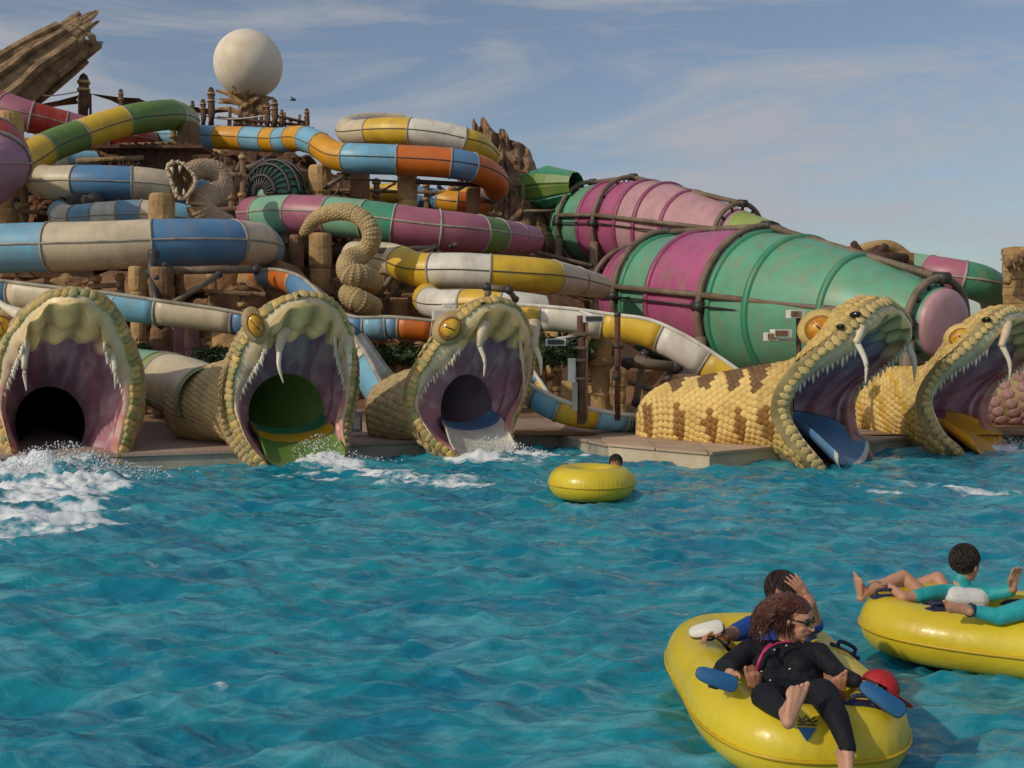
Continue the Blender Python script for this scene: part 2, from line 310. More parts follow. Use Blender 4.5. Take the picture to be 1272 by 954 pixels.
# ------------------------------------------------------------------ rock masses
def rockface(name, label, cols, parent=None, mat=ROCK, amp=0.7, nr=64, nc=180, freq=0.55, ridge=0.0, boulders=0, lean=0.5, seed=0):
    """cols: (u, v_top, d_base, d_top, ) a cliff from the ground to the sky line"""
    C = cat([[*W(u, v, dt), db] for u, v, db, dt in cols], max(2, nc // (len(cols) - 1)))
    nc = len(C); top = C[:, :3]; V = np.zeros((nr, nc, 3))
    for i in range(nr):
        t = i / (nr - 1); k = 1.18 * t
        base = np.stack([top[:, 0] * (C[:, 3] / top[:, 1]), C[:, 3], top[:, 0] * 0], -1)
        if k <= 1: V[i] = base + (top - base) * np.array((k, k, 1)) * 1.0; V[i, :, 2] = top[:, 2] * (1 - (1 - k) ** (1 + lean))
        else: V[i] = top + np.stack([top[:, 0] * 0, (k - 1) * 18 + top[:, 0] * 0, -(k - 1) * 10 + top[:, 0] * 0], -1)
    Q = V.reshape(-1, 3); n = fbm(Q * freq + seed, 6, .62); b = np.floor(fbm(Q * freq * 1.7 + 31 + seed, 2) * 5) / 5
    rd = np.abs(fbm(Q * np.array((1.6, 1.6, .22)) + seed, 3)) * ridge
    Q[:, 1] -= amp * (n + b * .8) + rd; Q[:, 2] += amp * .35 * fbm(Q * freq * 2 + 7, 3) * (Q[:, 2] > .5); Q[:, 0] += amp * .4 * b
    root = thing(name, label, 'rock', (top[nc // 2][0], C[nc // 2, 3], 0.3)) if parent is None else parent
    build('cliff_face', Q, grid_faces(nr, nc), mat, root, smooth=False)
    if boulders:
        G = Q.reshape(nr, nc, 3)
        for k in range(boulders):
            i = rng.randint(1, nr - 9); j = rng.randint(2, nc - 2); r = (.14 + .6 * rng.rand() ** 2) * (.7 + amp)
            Vb, fb = ico(G[i, j], r, .55, 2, (1.2, .8, .8), seed=k + seed); build('boulder', Vb, fb, ROCKL if k % 3 == 0 else mat, root, smooth=False)
    return root
rockface('rock_mountain', 'rugged brown rock mountain rising behind the stacked water slides on the left', [(-330, 150, 40, 47), (-120, 165, 40, 47), (0, 180, 39, 46), (90, 172, 39, 46), (170, 168, 39, 46), (240, 172, 40, 46), (300, 185, 40, 46), (380, 196, 40, 45), (470, 240, 39, 44), (560, 250, 38, 43), (640, 262, 38, 43), (720, 300, 38, 43), (800, 330, 39, 44)], mat=ROCKB, amp=.8, boulders=130)
rockface('rock_outcrop', 'low reddish brown rock wall behind the snake heads on the left and centre', [(-260, 330, 24.5, 26.5), (-60, 350, 24.5, 26.5), (60, 345, 24.5, 26.5), (150, 352, 25, 27), (260, 345, 25, 27), (350, 352, 25, 27), (440, 362, 25.5, 27.5), (540, 372, 26, 28), (640, 396, 26, 28), (720, 415, 26, 28), (790, 440, 26, 28)], mat=ROCK, amp=.55, freq=.9, boulders=130, seed=5)
rockface('rock_wall', 'brown rock wall in the middle distance between the blue coils and green tube', [(-200, 235, 31, 34), (-20, 240, 31, 34), (60, 250, 31, 34), (150, 270, 32, 34), (250, 262, 32, 34), (330, 285, 32, 35), (430, 300, 33, 35), (520, 318, 33, 35), (640, 345, 33, 35), (730, 380, 33, 35)], mat=ROCKB, amp=.6, freq=.8, boulders=90, seed=9)
rockface('stone_mound', 'heap of pinkish brown stones at the far right behind the rightmost snake head', [(1180, 452, 22, 23.5), (1215, 440, 22, 23.5), (1250, 425, 22, 24), (1300, 405, 22, 24), (1380, 380, 22, 24.5), (1500, 360, 22, 25)], mat=ROCK, amp=.35, freq=1.1, boulders=30, seed=14, nc=50)

def rock_peak():
    root = thing('rock_peak', 'tall pointed brown rock peak with vertical ridges behind the yellow and cream coil', 'rock', W(622, 300, 44))
    out = [(578, 172), (586, 158), (592, 150), (597, 164), (604, 152), (612, 168), (617, 172), (626, 166), (636, 180), (648, 186), (660, 200), (668, 215), (676, 236), (690, 262)]
    C = cat([W(u, v, 43) for u, v in out], 9); nc = len(C); nr = 46; V = np.zeros((nr, nc, 3))
    for i in range(nr):
        t = i / (nr - 1); V[i] = C; h = 1 - t if t < .9 else .1 - (t - .9)
        k = min(t / .85, 1); z0 = 4.0
        V[i, :, 2] = z0 + (C[:, 2] - z0) * (1 - (1 - k) ** 1.0) - (max(0, t - .85) * 20)
        V[i, :, 1] += -3.2 * (1 - k) ** .8 - 1.6 * np.sin(np.linspace(0, math.pi, nc)) * (1 - .3 * k) + max(0, t - .85) * 12
        V[i, :, 0] += (C[:, 0] - C[:, 0].mean()) * (1 - k) * .5
    Q = V.reshape(-1, 3); Q[:, 1] -= 1.0 * np.abs(fbm(Q * np.array((1.3, 1, .14)), 4)) + .3 * fbm(Q * 1.6, 3); Q[:, 0] += .25 * fbm(Q * np.array((.8, .8, .5)) + 4, 3)
    build('peak_face', Q, grid_faces(nr, nc), M('peak_rock', (0.30, 0.18, 0.10), .9, (0.10, 0.055, 0.035), 2, .9, 5, streak=(2, 2, .35)), root, smooth=False)
    for u0, v0, u1, v1 in ((604, 300, 612, 178), (617, 280, 622, 176), (610, 196, 658, 208)):
        V, f = bar(W(u0, v0, 41.5), W(u1, v1, 42), .07); build('branch', V, f, BARK, root)
rock_peak()
def log():
    root = thing('giant_log', 'giant broken tree log leaning up against the sky at the top left', 'log', W(20, 130, 44))
    P = cat([W(-130, 205, 41), W(-50, 146, 43), W(20, 100, 44), W(66, 70, 44.5), W(98, 48, 45)], 14); n = len(P); na = 56
    T, S, U = frames(P); a = np.linspace(0, 2 * math.pi, na, endpoint=False)
    rr = np.interp(np.arange(n) / (n - 1), [0, .3, .6, .8, 1], [1.35, 1.2, 1.05, .92, .8])
    V = np.zeros((n, na, 3)); ends = 0.9 * np.abs(vnoise(np.stack([a * 2.2, a * 0, a * 0], -1))) + .6 * np.maximum(0, np.sin(a * 2 + .4))
    for i in range(n):
        s = i * .25; g = fbm(np.stack([np.cos(a) * 4.5, np.sin(a) * 4.5, a * 0 + s * .10], -1), 4, .6); q = rr[i] * (1 + .13 * g)
        V[i] = P[i] + q[:, None] * (np.cos(a)[:, None] * S[i] * .85 + np.sin(a)[:, None] * U[i])
        if i > n - 8: V[i] += T[i] * (ends * (i - n + 8) / 7)[:, None] * 1.1
    inner = V[-1] * .35 + P[-4] * .65; V = np.concatenate([V, (V[-1] * .75 + P[-3] * .25)[None], inner[None]])
    f = grid_faces(n + 2, na, True); f.append(tuple((n + 1) * na + k for k in range(na)))
    build('log_trunk', V.reshape(-1, 3), f, BARK, root, smooth=False)
    for u, v, du, dv in ((88, 42, 10, -16), (104, 40, 5, -12), (112, 48, 6, -4), (96, 36, 6, -12), (78, 44, 10, -14)):
        p = W(u, v, 44.6); q = W(u + du, v + dv, 44.7); Vv, ff = tube([p, (p * .6 + q * .4) + (.05, 0, .04), q], [.34, .2, .05], 7); build('splinter', Vv, ff, BARK, root, smooth=False)
    for k in range(9):
        aa = k * .7; pts = [P[i] + (rr[i] * (1.06)) * (math.cos(aa + i * .012) * S[i] * .85 + math.sin(aa + i * .012) * U[i]) for i in range(4, n - 4, 4)]
        Vv, ff = tube(cat(pts, 3), .13 + .05 * (k % 3), 6); build('bark_ridge', Vv, ff, BARK, root, smooth=False)
log()
def golf_sphere():
    d = 52; r = 41.5 * d / F; c = W(308.5, 80, d)
    root = thing('sphere_monument', 'huge cream sphere standing on a ragged wooden pedestal against the sky', 'monument', W(310, 160, d))
    V, f = ball(c, (r, r, r), 64, 34); build('sphere', V, f, M('aged_cream_shell', (0.80, 0.72, 0.58), .5, (0.62, 0.47, 0.28), .45, .05, 2, lo=.5, hi=.75), root)
    for a in ():  # panel joints of the shell
        th = a * math.pi / 4; t = np.linspace(0, 2 * math.pi, 60)
        P = c + (r + .004) * np.stack([np.cos(t) * math.cos(th), np.cos(t) * math.sin(th), np.sin(t)], -1)
        mb = MB(); Vv, ff = tube(P[:-1], .012, 4, False); mb.add(Vv, ff); mb.out('panel_joint', SEAM, root)
    col = M('pedestal_wood', (0.42, 0.28, 0.13), .9, (0.20, 0.11, 0.05), 3, .8, 8)
    rn = random.Random(4)
    V, f = bar(W(310, 165, d), W(310, 112, d), .42, 10); build('pedestal_post', V, f, WOOD, root)
    for k in range(46):
        a = rn.random() * 6.28; q = W(300 + rn.uniform(0, 22), 126 + rn.uniform(-4, 18), d); L = rn.uniform(.6, 1.5)
        e = q + np.array((math.cos(a) * L * 1.0, math.sin(a) * L * .8, rn.uniform(.0, .65)))
        Vv, ff = tube([q, (q + e) / 2 + (0, 0, .12), e], [rn.uniform(.12, .25), .16, .05], 6); build('driftwood', Vv, ff, col, root, smooth=False)
golf_sphere()
_pc = [0]
PILLAB = {}
def pillar(u, vt, wpx, d, label, vb=None, name='stone_pillar', mat=ROCKL, h=0.95, cap=True):
    """stack of rough drums from the ground up to pixel height vt"""
    _pc[0] += 1; k0 = _pc[0]
    top = W(u, vt, d); r = wpx * d / F / 2; zb = 0.25 if vb is None else W(u, vb, d)[2]
    root = thing(name, label, 'pillar', (top[0], top[1], zb)); z = zb; i = 0; n = max(2, int(round((top[2] - zb) / h))); hh = (top[2] - zb) / n
    for i in range(n):
        m = 16; a = np.linspace(0, 2 * math.pi, m, endpoint=False); rr = r * (.96 + .06 * math.sin(i * 2.3 + k0)) * (1.12 if cap and i == n - 1 else 1)
        lev = [(0, .90), (.08, 1), (.5, 1.02), (.92, .99), (1, .88)]; V = []
        for t, s in lev:
            zz = z + hh * t
            jn = 1 + .07 * fbm(np.stack([np.cos(a) * 1.5 + k0, np.sin(a) * 1.5 + i * 3, a * 0 + t * 2], -1), 2)
            V += [(top[0] + math.cos(q) * rr * s * j, top[1] + math.sin(q) * rr * s * j, zz) for q, j in zip(a, jn)]
        f = grid_faces(5, m, True); f += [tuple(range(m))[::-1], tuple(4 * m + k for k in range(m))]
        build('drum', V, f, mat, root, smooth=False); z += hh
    return root
def post(u, vt, vb, wpx, d, label, mat=WOODD, name='timber_post', lean=0, group=None, collar=True):
    p, q = W(u, vb, d), W(u + lean, vt, d); r = wpx * d / F / 2
    root = thing(name, label, 'post', p, group)
    V, f = tube([p, p * .6 + q * .4 + (.03, 0, 0), q], [r * 1.05, r, r * .9], 10); build('shaft', V, f, mat, root)
    if collar:
        for s in (.72, .9):
            m_ = p + (q - p) * s; V, f = bar(m_ - (0, 0, r * .25), m_ + (0, 0, r * .25), r * 1.2, 10); build('rope_collar', V, f, ROCKL, root)
    V, f = ico(q, r * .85, .2, 1); build('post_cap', V, f, mat, root)
    return root
# ------------------------------------------------------------------ slides
def path(ctrl, n=16):
    """ctrl (u, v, d, radius in px[, bank deg]) -> points, radii, banks"""
    A = [[*W(c[0], c[1], c[2]), c[3] * c[2] / F, c[4] if len(c) > 4 else 0.0] for c in ctrl]
    D = cat(A, n); return D[:, :3], D[:, 3], D[:, 4]
def resample(P, X, step):
    s = np.concatenate([[0], np.cumsum(np.linalg.norm(np.diff(P, axis=0), axis=1))]); return s
def cut(P, r, b, s, s0, s1, step):
    k = max(2, int(math.ceil((s1 - s0) / step)) + 1); q = np.linspace(s0, s1, k)
    return np.stack([np.interp(q, s, P[:, j]) for j in range(3)], -1), np.interp(q, s, r), np.interp(q, s, b)
def slide(name, label, ctrl, cols, kind='tube', seam=SEAMD, flange=None, near=0, far=0, open_end=False, wide=1.0, seamw=.035, seam_ang=0.0, ribs=True, cat_='water slide'):
    P, r, b = path(ctrl); s = resample(P, r, 0); PJ = P[:, [0, 2]] / P[:, 1:2] * F; pxs = np.concatenate([[0], np.cumsum(np.hypot(*np.diff(PJ, axis=0).T) + .15 * np.abs(np.diff(P[:, 1])) * F / P[1:, 1])])
    root = thing(name, label, cat_, P[len(P) // 2] * (1, 1, 0) + (0, 0, P[:, 2].min()))
    Tf, Sf, Uf = frames(P)
    tot = pxs[-1]; pos = 0; k = 0; bounds = []
    tl = sum(c[1] for c in cols); sc_ = 1.0
    while pos < tot - 1:
        c, L = cols[k % len(cols)]; L *= sc_; e = min(tot, pos + L)
        if tot - e < 4: e = tot
        bounds.append((c, np.interp(pos, pxs, s), np.interp(e, pxs, s))); pos = e; k += 1
    def prof(a, rad, bank, T, S, U):
        c_, s_ = np.cos(a + bank[:, None]), np.sin(a + bank[:, None])
        return rad[:, None, None] * (c_[..., None] * S[:, None] + s_[..., None] * U[:, None])
    def fr(Pp):  # frames from the whole path so that pieces meet
        q = [np.argmin(np.abs(P - p).sum(1)) for p in Pp]; T = Tf[q]; S = Sf[q]; U = Uf[q]; return T, S, U
    for i, (c, s0, s1) in enumerate(bounds):
        Pp, rr, bb = cut(P, r, b, s, s0, s1, .22); T, S, U = fr(Pp); bk = np.radians(bb)
        if kind == 'tube':
            n = 30; a = np.linspace(0, 2 * math.pi, n, endpoint=False)[None, :]
            V = (Pp[:, None] + prof(a, rr, bk, T, S, U)).reshape(-1, 3); f = grid_faces(len(Pp), n, True)
            seg = build('tube_segment', V, f, PC[c], root)
        else:
            n = 20; a0, a1 = math.pi - R(far), 2 * math.pi + R(near); a = np.linspace(a0, a1, n)[None, :]
            o_ = prof(a, rr, bk, T, S, U); i_ = prof(a[:, ::-1], rr - .05, bk, T, S, U)
            V = (Pp[:, None] + np.concatenate([o_, i_], 1)).reshape(-1, 3); f = grid_faces(len(Pp), 2 * n, True)
            f += [tuple(range(2 * n))[::-1], tuple((len(Pp) - 1) * 2 * n + k for k in range(2 * n))]
            seg = build('trough_segment', V, f, PC[c], root)
        # flange ring where this piece starts
        if ribs and i > 0:
            Pf, rf, bf = cut(P, r, b, s, max(0, s0 - .022), s0 + .022, 1); T, S, U = fr(Pf); bk = np.radians(bf)
            if kind == 'tube': a = np.linspace(0, 2 * math.pi, 30, endpoint=False)[None, :]; wrap = True
            else: a = np.linspace(a0, a1, 20)[None, :]; wrap = False
            ring = [Pf[:, None] + prof(a, rf * q, bk, T, S, U) for q in (1.0, 1.045)]
            V = np.stack([ring[0][0], ring[1][0], ring[1][1], ring[0][1]]).reshape(-1, 3)
            build('flange', V, grid_faces(4, a.shape[1], wrap), flange or SEAM, root)
    if kind == 'tube' and seam:
        for sg in (0, math.pi):
            aa = sg + (seam_ang if sg == 0 else -seam_ang); T, S, U = Tf, Sf, Uf; bk = np.radians(b)
            mb = []
            for da, q in ((-seamw, .99), (-seamw * .8, 1.035), (seamw * .8, 1.035), (seamw, .99)):
                mb.append(P + (r * q)[:, None] * (np.cos(aa + da + bk)[:, None] * S + np.sin(aa + da + bk)[:, None] * U))
            V = np.stack(mb, 1).reshape(-1, 3); build('seam_strip', V, grid_faces(len(P), 4, True), seam, root)
    if kind != 'tube':
        for aa in (a0, a1):
            bk = np.radians(b); c_ = P + r[:, None] * (np.cos(aa + bk)[:, None] * Sf + np.sin(aa + bk)[:, None] * Uf)
            V, f = tube(c_, .045, 6); build('rim', V, f, PC['white'] if seam is None else seam, root)
    return root
# big blue and cream tube crossing the left side
slide('enclosed_slide', 'large blue and cream tube slide crossing level above the leftmost snake head',
      [(-150, 330, 24, 31), (-60, 316, 24, 31), (0, 309, 24, 30.5), (60, 307, 24, 30.5), (130, 305, 24, 30), (195, 302, 24.2, 29.5), (255, 301, 24.6, 29), (300, 302, 25.3, 28), (322, 306, 26.6, 27), (326, 312, 28.2, 26), (312, 318, 29.6, 25), (285, 322, 30.4, 24)],
      [('sky', 215), ('cream', 128), ('blue', 106), ('cream', 38), ('sky', 60), ('cream', 60)], seam=SEAM, seamw=.05, seam_ang=.06)
slide('open_slide', 'open blue and cream trough slide behind the two left snake heads',
      [(-120, 350, 21.5, 21, 32), (-30, 356, 21.5, 21, 32), (60, 367, 21.3, 21, 32), (140, 376, 21.2, 21, 32), (215, 386, 21.2, 20, 30), (280, 394, 21.2, 20, 26), (322, 402, 21.2, 19, 20), (370, 420, 21.2, 19, 10)],
      [('blue', 140), ('cream', 100), ('sky', 80), ('cream', 95), ('blue', 42), ('cream', 60)], kind='trough', near=0, far=22, seam=SEAM)
slide('coiled_slide', 'upper pale blue and cream slide coil left of the small snake sculpture',
      [(118, 204, 36, 16), (70, 205, 35, 17), (48, 214, 33, 19), (56, 226, 31, 20.5), (92, 227, 30.6, 21.5), (140, 228, 30.6, 22), (190, 231, 31, 21.5), (240, 240, 32, 20), (275, 254, 34, 18), (282, 272, 36, 17)],
      [('sky', 50), ('cream', 106), ('blue', 67), ('cream', 44), ('blue', 60), ('cream', 60)], seam=SEAM)
slide('coiled_slide', 'lower white and pale blue slide coil just above the large blue tube',
      [(110, 254, 33, 13), (78, 262, 31, 15), (86, 272, 29, 17), (130, 270, 28.4, 19), (175, 268, 28.4, 19.5), (225, 272, 28.6, 19), (262, 284, 29.4, 17), (290, 300, 31, 15)],
      [('sky', 60), ('white', 24), ('sky', 26), ('white', 28), ('steel', 28), ('cream', 36), ('sky', 60)], seam=SEAM)
slide('enclosed_slide', 'green and yellow tube slide climbing to the right under the giant log',
      [(-60, 236, 29, 20), (10, 212, 30.5, 19.5), (58, 184, 32, 19), (100, 168, 33, 18.5), (145, 153, 34, 18.5), (185, 145, 35, 18.5), (216, 143, 36.5, 18), (232, 150, 39, 16)],
      [('lime', 62), ('yellow', 79), ('leaf', 55), ('yellow', 62), ('leaf', 70)], seam=SEAMD)
slide('enclosed_slide', 'red and rose tube slide behind the green and yellow one at top left',
      [(-70, 118, 37, 20), (-10, 130, 37, 20), (30, 143, 37, 19.5), (75, 155, 37.5, 18.5), (120, 166, 38, 18), (165, 172, 38.5, 17), (200, 180, 40, 16)],
      [('red', 78), ('rose', 34), ('red', 46), ('rose', 60), ('red', 48), ('rose', 24)], seam=SEAM)
slide('enclosed_slide', 'lilac and red tube slide bulging in at the far left edge',
      [(-150, 170, 30, 36), (-90, 168, 28, 38), (-45, 172, 26.5, 40), (-12, 186, 26, 41), (-10, 206, 25.5, 41), (-40, 225, 25.5, 40), (-95, 232, 26, 38)],
      [('red', 60), ('lilac', 106), ('red', 16), ('lilac', 90), ('red', 40)], seam=SEAM)
slide('enclosed_slide', 'pale blue and orange tube slide snaking across the top below the sphere',
      [(170, 158, 42, 10), (196, 166, 40, 11), (240, 169, 38, 13.5), (300, 172, 37, 14.5), (345, 174, 36, 15), (375, 172, 35, 15.5), (396, 180, 34, 16), (418, 194, 33.4, 17.5), (450, 197, 33, 18.5), (500, 199, 33, 18.5), (560, 203, 33, 18.5), (595, 211, 33.4, 18), (614, 224, 34.5, 17), (612, 236, 36.5, 16), (590, 245, 38, 15), (560, 252, 39, 15), (530, 258, 40, 14)],
      [('sky', 26), ('amber', 16), ('sky', 81), ('amber', 37), ('sky', 28), ('amber', 18), ('sky', 18), ('amber', 22), ('sky', 22), ('amber', 42), ('sky', 62), ('orange', 66), ('blue', 28), ('orange', 60), ('blue', 30), ('amber', 30), ('blue', 40)], seam=SEAMD)
slide('coiled_slide', 'topmost yellow and cream slide coil against the sky right of the sphere',
      [(500, 152, 44, 11), (460, 153, 43, 13), (434, 159, 41, 14.5), (438, 165, 39, 15.5), (475, 163, 38, 16.5), (515, 164, 37.6, 17), (555, 170, 37.6, 17), (590, 180, 38, 16), (606, 194, 40, 15)],
      [('cream', 124), ('yellow', 53), ('white', 66), ('yellow', 60)], seam=SEAMD)
slide('enclosed_slide', 'large mint and rose tube slide crossing the middle above the snake arch',
      [(345, 256, 34, 14), (318, 262, 32, 18), (318, 268, 30, 22), (355, 266, 29, 23.5), (405, 268, 28.4, 24), (460, 274, 28, 24.5), (520, 283, 28, 25), (580, 289, 28.4, 24), (625, 294, 29.5, 21), (660, 298, 31.5, 17)],
      [('rose', 72), ('mint', 42), ('rose', 48), ('mint', 45), ('green', 37), ('rose', 56), ('rose', 54), ('leaf', 26), ('rose', 30)], seam=SEAM, seamw=.05, seam_ang=.12)
slide('enclosed_slide', 'upper of two yellow and cream tubes below the mint and rose tube',
      [(440, 318, 27, 18), (485, 322, 25.4, 20), (520, 335, 24.6, 21.5), (570, 336, 24.3, 22), (625, 339, 24.3, 22), (680, 343, 24.7, 21), (715, 349, 26, 18), (745, 356, 28, 15)],
      [('cream', 72), ('yellow', 46), ('white', 72), ('yellow', 82), ('cream', 40)], seam=SEAMD)
slide('enclosed_slide', 'lower of two yellow and cream tubes, just above the centre snake head',
      [(600, 366, 26, 14), (552, 364, 25.4, 15), (530, 370, 24, 17.5), (545, 378, 22.6, 18.5), (590, 378, 22, 19), (640, 380, 21.8, 18), (675, 384, 22, 17)],
      [('yellow', 98), ('white', 50), ('yellow', 50), ('white', 60)], seam=SEAMD)
slide('open_slide', 'open yellow and white trough slide sweeping down before the green funnel',
      [(615, 388, 21.5, 21, 30), (660, 390, 21.4, 20, 30), (710, 394, 21.2, 20, 30), (760, 402, 21, 20, 34), (805, 410, 20.8, 21, 38), (845, 428, 20.6, 22, 38), (890, 455, 20.4, 22, 34), (935, 485, 20.2, 22, 30)],
      [('yellow', 60), ('white', 80), ('yellow', 76), ('white', 66), ('yellow', 70)], kind='trough', near=0, far=25, seam=None)
slide('open_slide', 'open orange and blue trough slide humping behind the second snake head',
      [(250, 352, 30, 9, 20), (290, 346, 28, 11, 20), (330, 342, 26, 13, 22), (358, 346, 24.6, 17, 32), (385, 360, 23.6, 20, 44), (410, 384, 22.8, 21, 46), (440, 404, 22.3, 18, 34), (490, 404, 22.2, 17, 30), (535, 408, 22.2, 16, 30), (580, 416, 22.4, 16, 24)],
      [('orange', 40), ('steel', 30), ('orange', 36), ('blue', 26), ('orange', 36), ('blue', 46), ('orange', 30), ('blue', 34), ('sky', 26), ('steel', 16), ('orange', 40), ('amber', 20), ('blue', 24), ('orange', 50)], kind='trough', near=5, far=30, seam=SEAM)
slide('open_slide', 'steep white and pale blue slide between the second and centre snake heads',
      [(425, 400, 22.0, 24, 40), (445, 426, 21, 29, 48), (474, 466, 20, 32, 48), (502, 512, 19, 33, 40), (512, 535, 18.6, 33, 30)],
      [('white', 70), ('cream', 12), ('sky', 70)], kind='trough', near=0, far=20, seam=SEAM)
slide('open_slide', 'low yellow and blue trough curving along the deck behind the equipment pole',
      [(628, 430, 20, 22, 30), (645, 462, 19.4, 22, 30), (668, 488, 18.9, 22, 30), (705, 508, 18.7, 20, 26), (745, 516, 18.8, 18, 20), (790, 520, 19, 17, 14), (830, 522, 19.3, 16, 10)],
      [('sky', 30), ('blue', 20), ('yellow', 30), ('sky', 30), ('yellow', 45), ('sky', 40), ('steel', 10), ('sky', 20), ('steel', 12), ('sky', 60)], kind='trough', near=0, far=24, seam=None)
slide('enclosed_slide', 'green and rose enclosed slide at the far right behind the large funnels',
      [(1055, 318, 34, 13), (1090, 326, 33, 17), (1130, 334, 32, 20), (1180, 343, 31, 22), (1218, 352, 31, 22.5), (1238, 366, 32.5, 21), (1240, 382, 34.5, 19)],
      [('rose', 66), ('mint', 50), ('rose', 44), ('green', 60)], seam=SEAM, seamw=.06)
slide('enclosed_slide', 'mint and buff tube slide feeding the second snake head from the left',
      [(120, 452, 22, 28), (160, 462, 20.8, 30), (195, 470, 19.6, 34), (232, 482, 18.4, 38), (262, 496, 17.3, 40)],
      [('mint', 106), ('lime', 12), ('cream', 66), ('lime', 14), ('mint', 40)], seam=SEAM, seamw=.04, seam_ang=-.5)
slide('enclosed_slide', 'small yellow and orange tube seen through the gap below the orange tube',
      [(455, 246, 38, 12), (490, 240, 37, 13), (530, 246, 36.5, 13), (570, 252, 36, 14), (600, 252, 37, 14)],
      [('yellow', 70), ('blue', 34), ('amber', 20), ('orange', 50)], seam=SEAMD)

# ------------------------------------------------------------------ funnels with pipe frames
def funnel(label, st, hoops, beams, capcol=None, capr=1.0, ribs=()):
    A = cat([[*W(u, v, d), r * d / F] for u, v, r, d, c in st], 8); P = A[:, :3]; r = A[:, 3]
    root = thing('funnel_slide', label, 'water slide', P[len(P) // 2] * (1, 1, 0) + (0, 0, .3))
    T, S, U = frames(P); n = 56; a = np.linspace(0, 2 * math.pi, n, endpoint=False)
    def ring(i, q=1.0, P_=P): return P_[i] + (r[i] * q) * (np.cos(a)[:, None] * S[i] + np.sin(a)[:, None] * U[i])
    for k in range(len(st) - 1):
        i0, i1 = k * 8, min(k * 8 + 8, len(P) - 1); c = st[k][4]
        # merge equal neighbours into one panel ring
        V = np.concatenate([ring(i) for i in range(i0, i1 + 1)]); build('funnel_panel', V, grid_faces(i1 - i0 + 1, n, True), PC[c], root)
    for i in ribs:
        i = min(int(i * 8), len(P) - 2); mb = MB(); p0, p1 = P[i] - T[i] * .07, P[i] + T[i] * .07
        V = np.concatenate([pp + (r[i] * q) * (np.cos(a)[:, None] * S[i] + np.sin(a)[:, None] * U[i]) for pp, q in ((p0, .99), (p0, 1.045), (p1, 1.045), (p1, .99))])
        col = st[min(i // 8, len(st) - 2)][4]
        build('rib', V, grid_faces(4, n, True), PC['green' if col in ('jade', 'green', 'lime') else 'plum'], root)
    if capcol:
        i = len(P) - 1; V = np.concatenate([P[i] + T[i] * dz + (r[i] * q) * (np.cos(a)[:, None] * S[i] + np.sin(a)[:, None] * U[i]) for q, dz in ((1, 0), (.985, .07), (.93, .13), (.7, .18), (.35, .21), (.01, .22))])
        build('end_cap', V, grid_faces(6, n, True), PC[capcol], root)
    def hp(h, ang):
        i = min(int(h[0] * 8), len(P) - 1); q = r[i] * h[1]; return P[i] + q * (math.cos(ang) * S[i] + math.sin(ang) * U[i])
    for h in hoops:
        aa = np.linspace(-math.pi * .55, math.pi * 1.05, 50); V, f = tube([hp(h, x) for x in aa], h[2], 10); build('hoop', V, f, PIPE, root)
        i = min(int(h[0] * 8), len(P) - 1)
        for x in np.linspace(-.9, math.pi, 9):
            V, f = bar(hp(h, x), P[i] + r[i] * .98 * (math.cos(x) * S[i] + math.sin(x) * U[i]), .05, 6); build('bracket', V, f, DPIPE, root)
        for x in (-.02, 1.57):
            p = hp(h, x); V, f = bar(p - T[i] * .16, p + T[i] * .16, h[2] * 1.6, 10); build('joint_collar', V, f, DPIPE, root)
    for b in beams:
        p, q = hp(hoops[b[0]], b[2]), hp(hoops[b[1]], b[3] if len(b) > 3 else b[2]); V, f = bar(p, q, .08, 10); build('beam', V, f, PIPE, root)
        V, f = bar(p - (0, 0, .28), q - (0, 0, .28), .03, 6); build('tie_rod', V, f, DPIPE, root)
        if b[2] > 1:
            for t in np.linspace(.12, .9, 8):
                m = p + (q - p) * t; V, f = bar(m, m - (0, 0, .5), .035, 6); build('hanger', V, f, DPIPE, root)
    for hidx in (0, 1, 2) if len(hoops) > 2 else (0, 1):   # legs to the ground
        h = hoops[hidx]; p = hp(h, -.4); V, f = bar(p, (p[0], p[1], .2), .16, 10); build('leg', V, f, PIPE, root)
    return root
funnel('rear giant funnel slide, mostly rose, against the sky behind the green one',
       [(708, 280, 12, 41, 'jade'), (714, 279, 36, 40.4, 'jade'), (730, 279, 46, 39.8, 'jade'), (758, 279, 51, 38.7, 'magenta'), (775, 280, 53, 38, 'magenta'), (804, 281, 55, 37, 'pink'), (835, 283, 52, 36, 'pink'), (880, 288, 41, 34.4, 'pink'), (922, 293, 30, 33, 'lime'), (960, 296, 20, 31.8, 'lime')],
       [(2.2, 1.1, .085), (4.3, 1.1, .085), (7.9, 1.25, .08)], [(0, 1, .15), (1, 2, .15), (0, 1, 1.57), (1, 2, 1.57)], ribs=(1.5, 3, 5, 5.8, 6.6))
funnel('front giant funnel slide, mostly green, behind the largest yellow snake head',
       [(776, 368, 12, 32, 'magenta'), (783, 367, 44, 31.4, 'magenta'), (797, 367, 60, 30.8, 'magenta'), (825, 368, 72, 29.9, 'jade'), (862, 371, 80, 28.8, 'magenta'), (905, 375, 88, 27.6, 'magenta'), (950, 381, 91, 26.4, 'jade'), (1000, 386, 89, 25.2, 'jade'), (1060, 391, 76, 23.9, 'jade'), (1120, 397, 58, 22.8, 'jade'), (1170, 402, 44, 21.9, 'jade')],
       [(3.0, 1.10, .09), (5.9, 1.08, .09), (9.9, 1.22, .085), (1.4, 1.16, .075)], [(0, 1, .12), (1, 2, .12), (0, 1, 1.57), (1, 2, 1.57), (3, 0, .12)], capcol='pink', ribs=(2.0, 3.15, 4.2, 6.1, 6.9, 8.2))
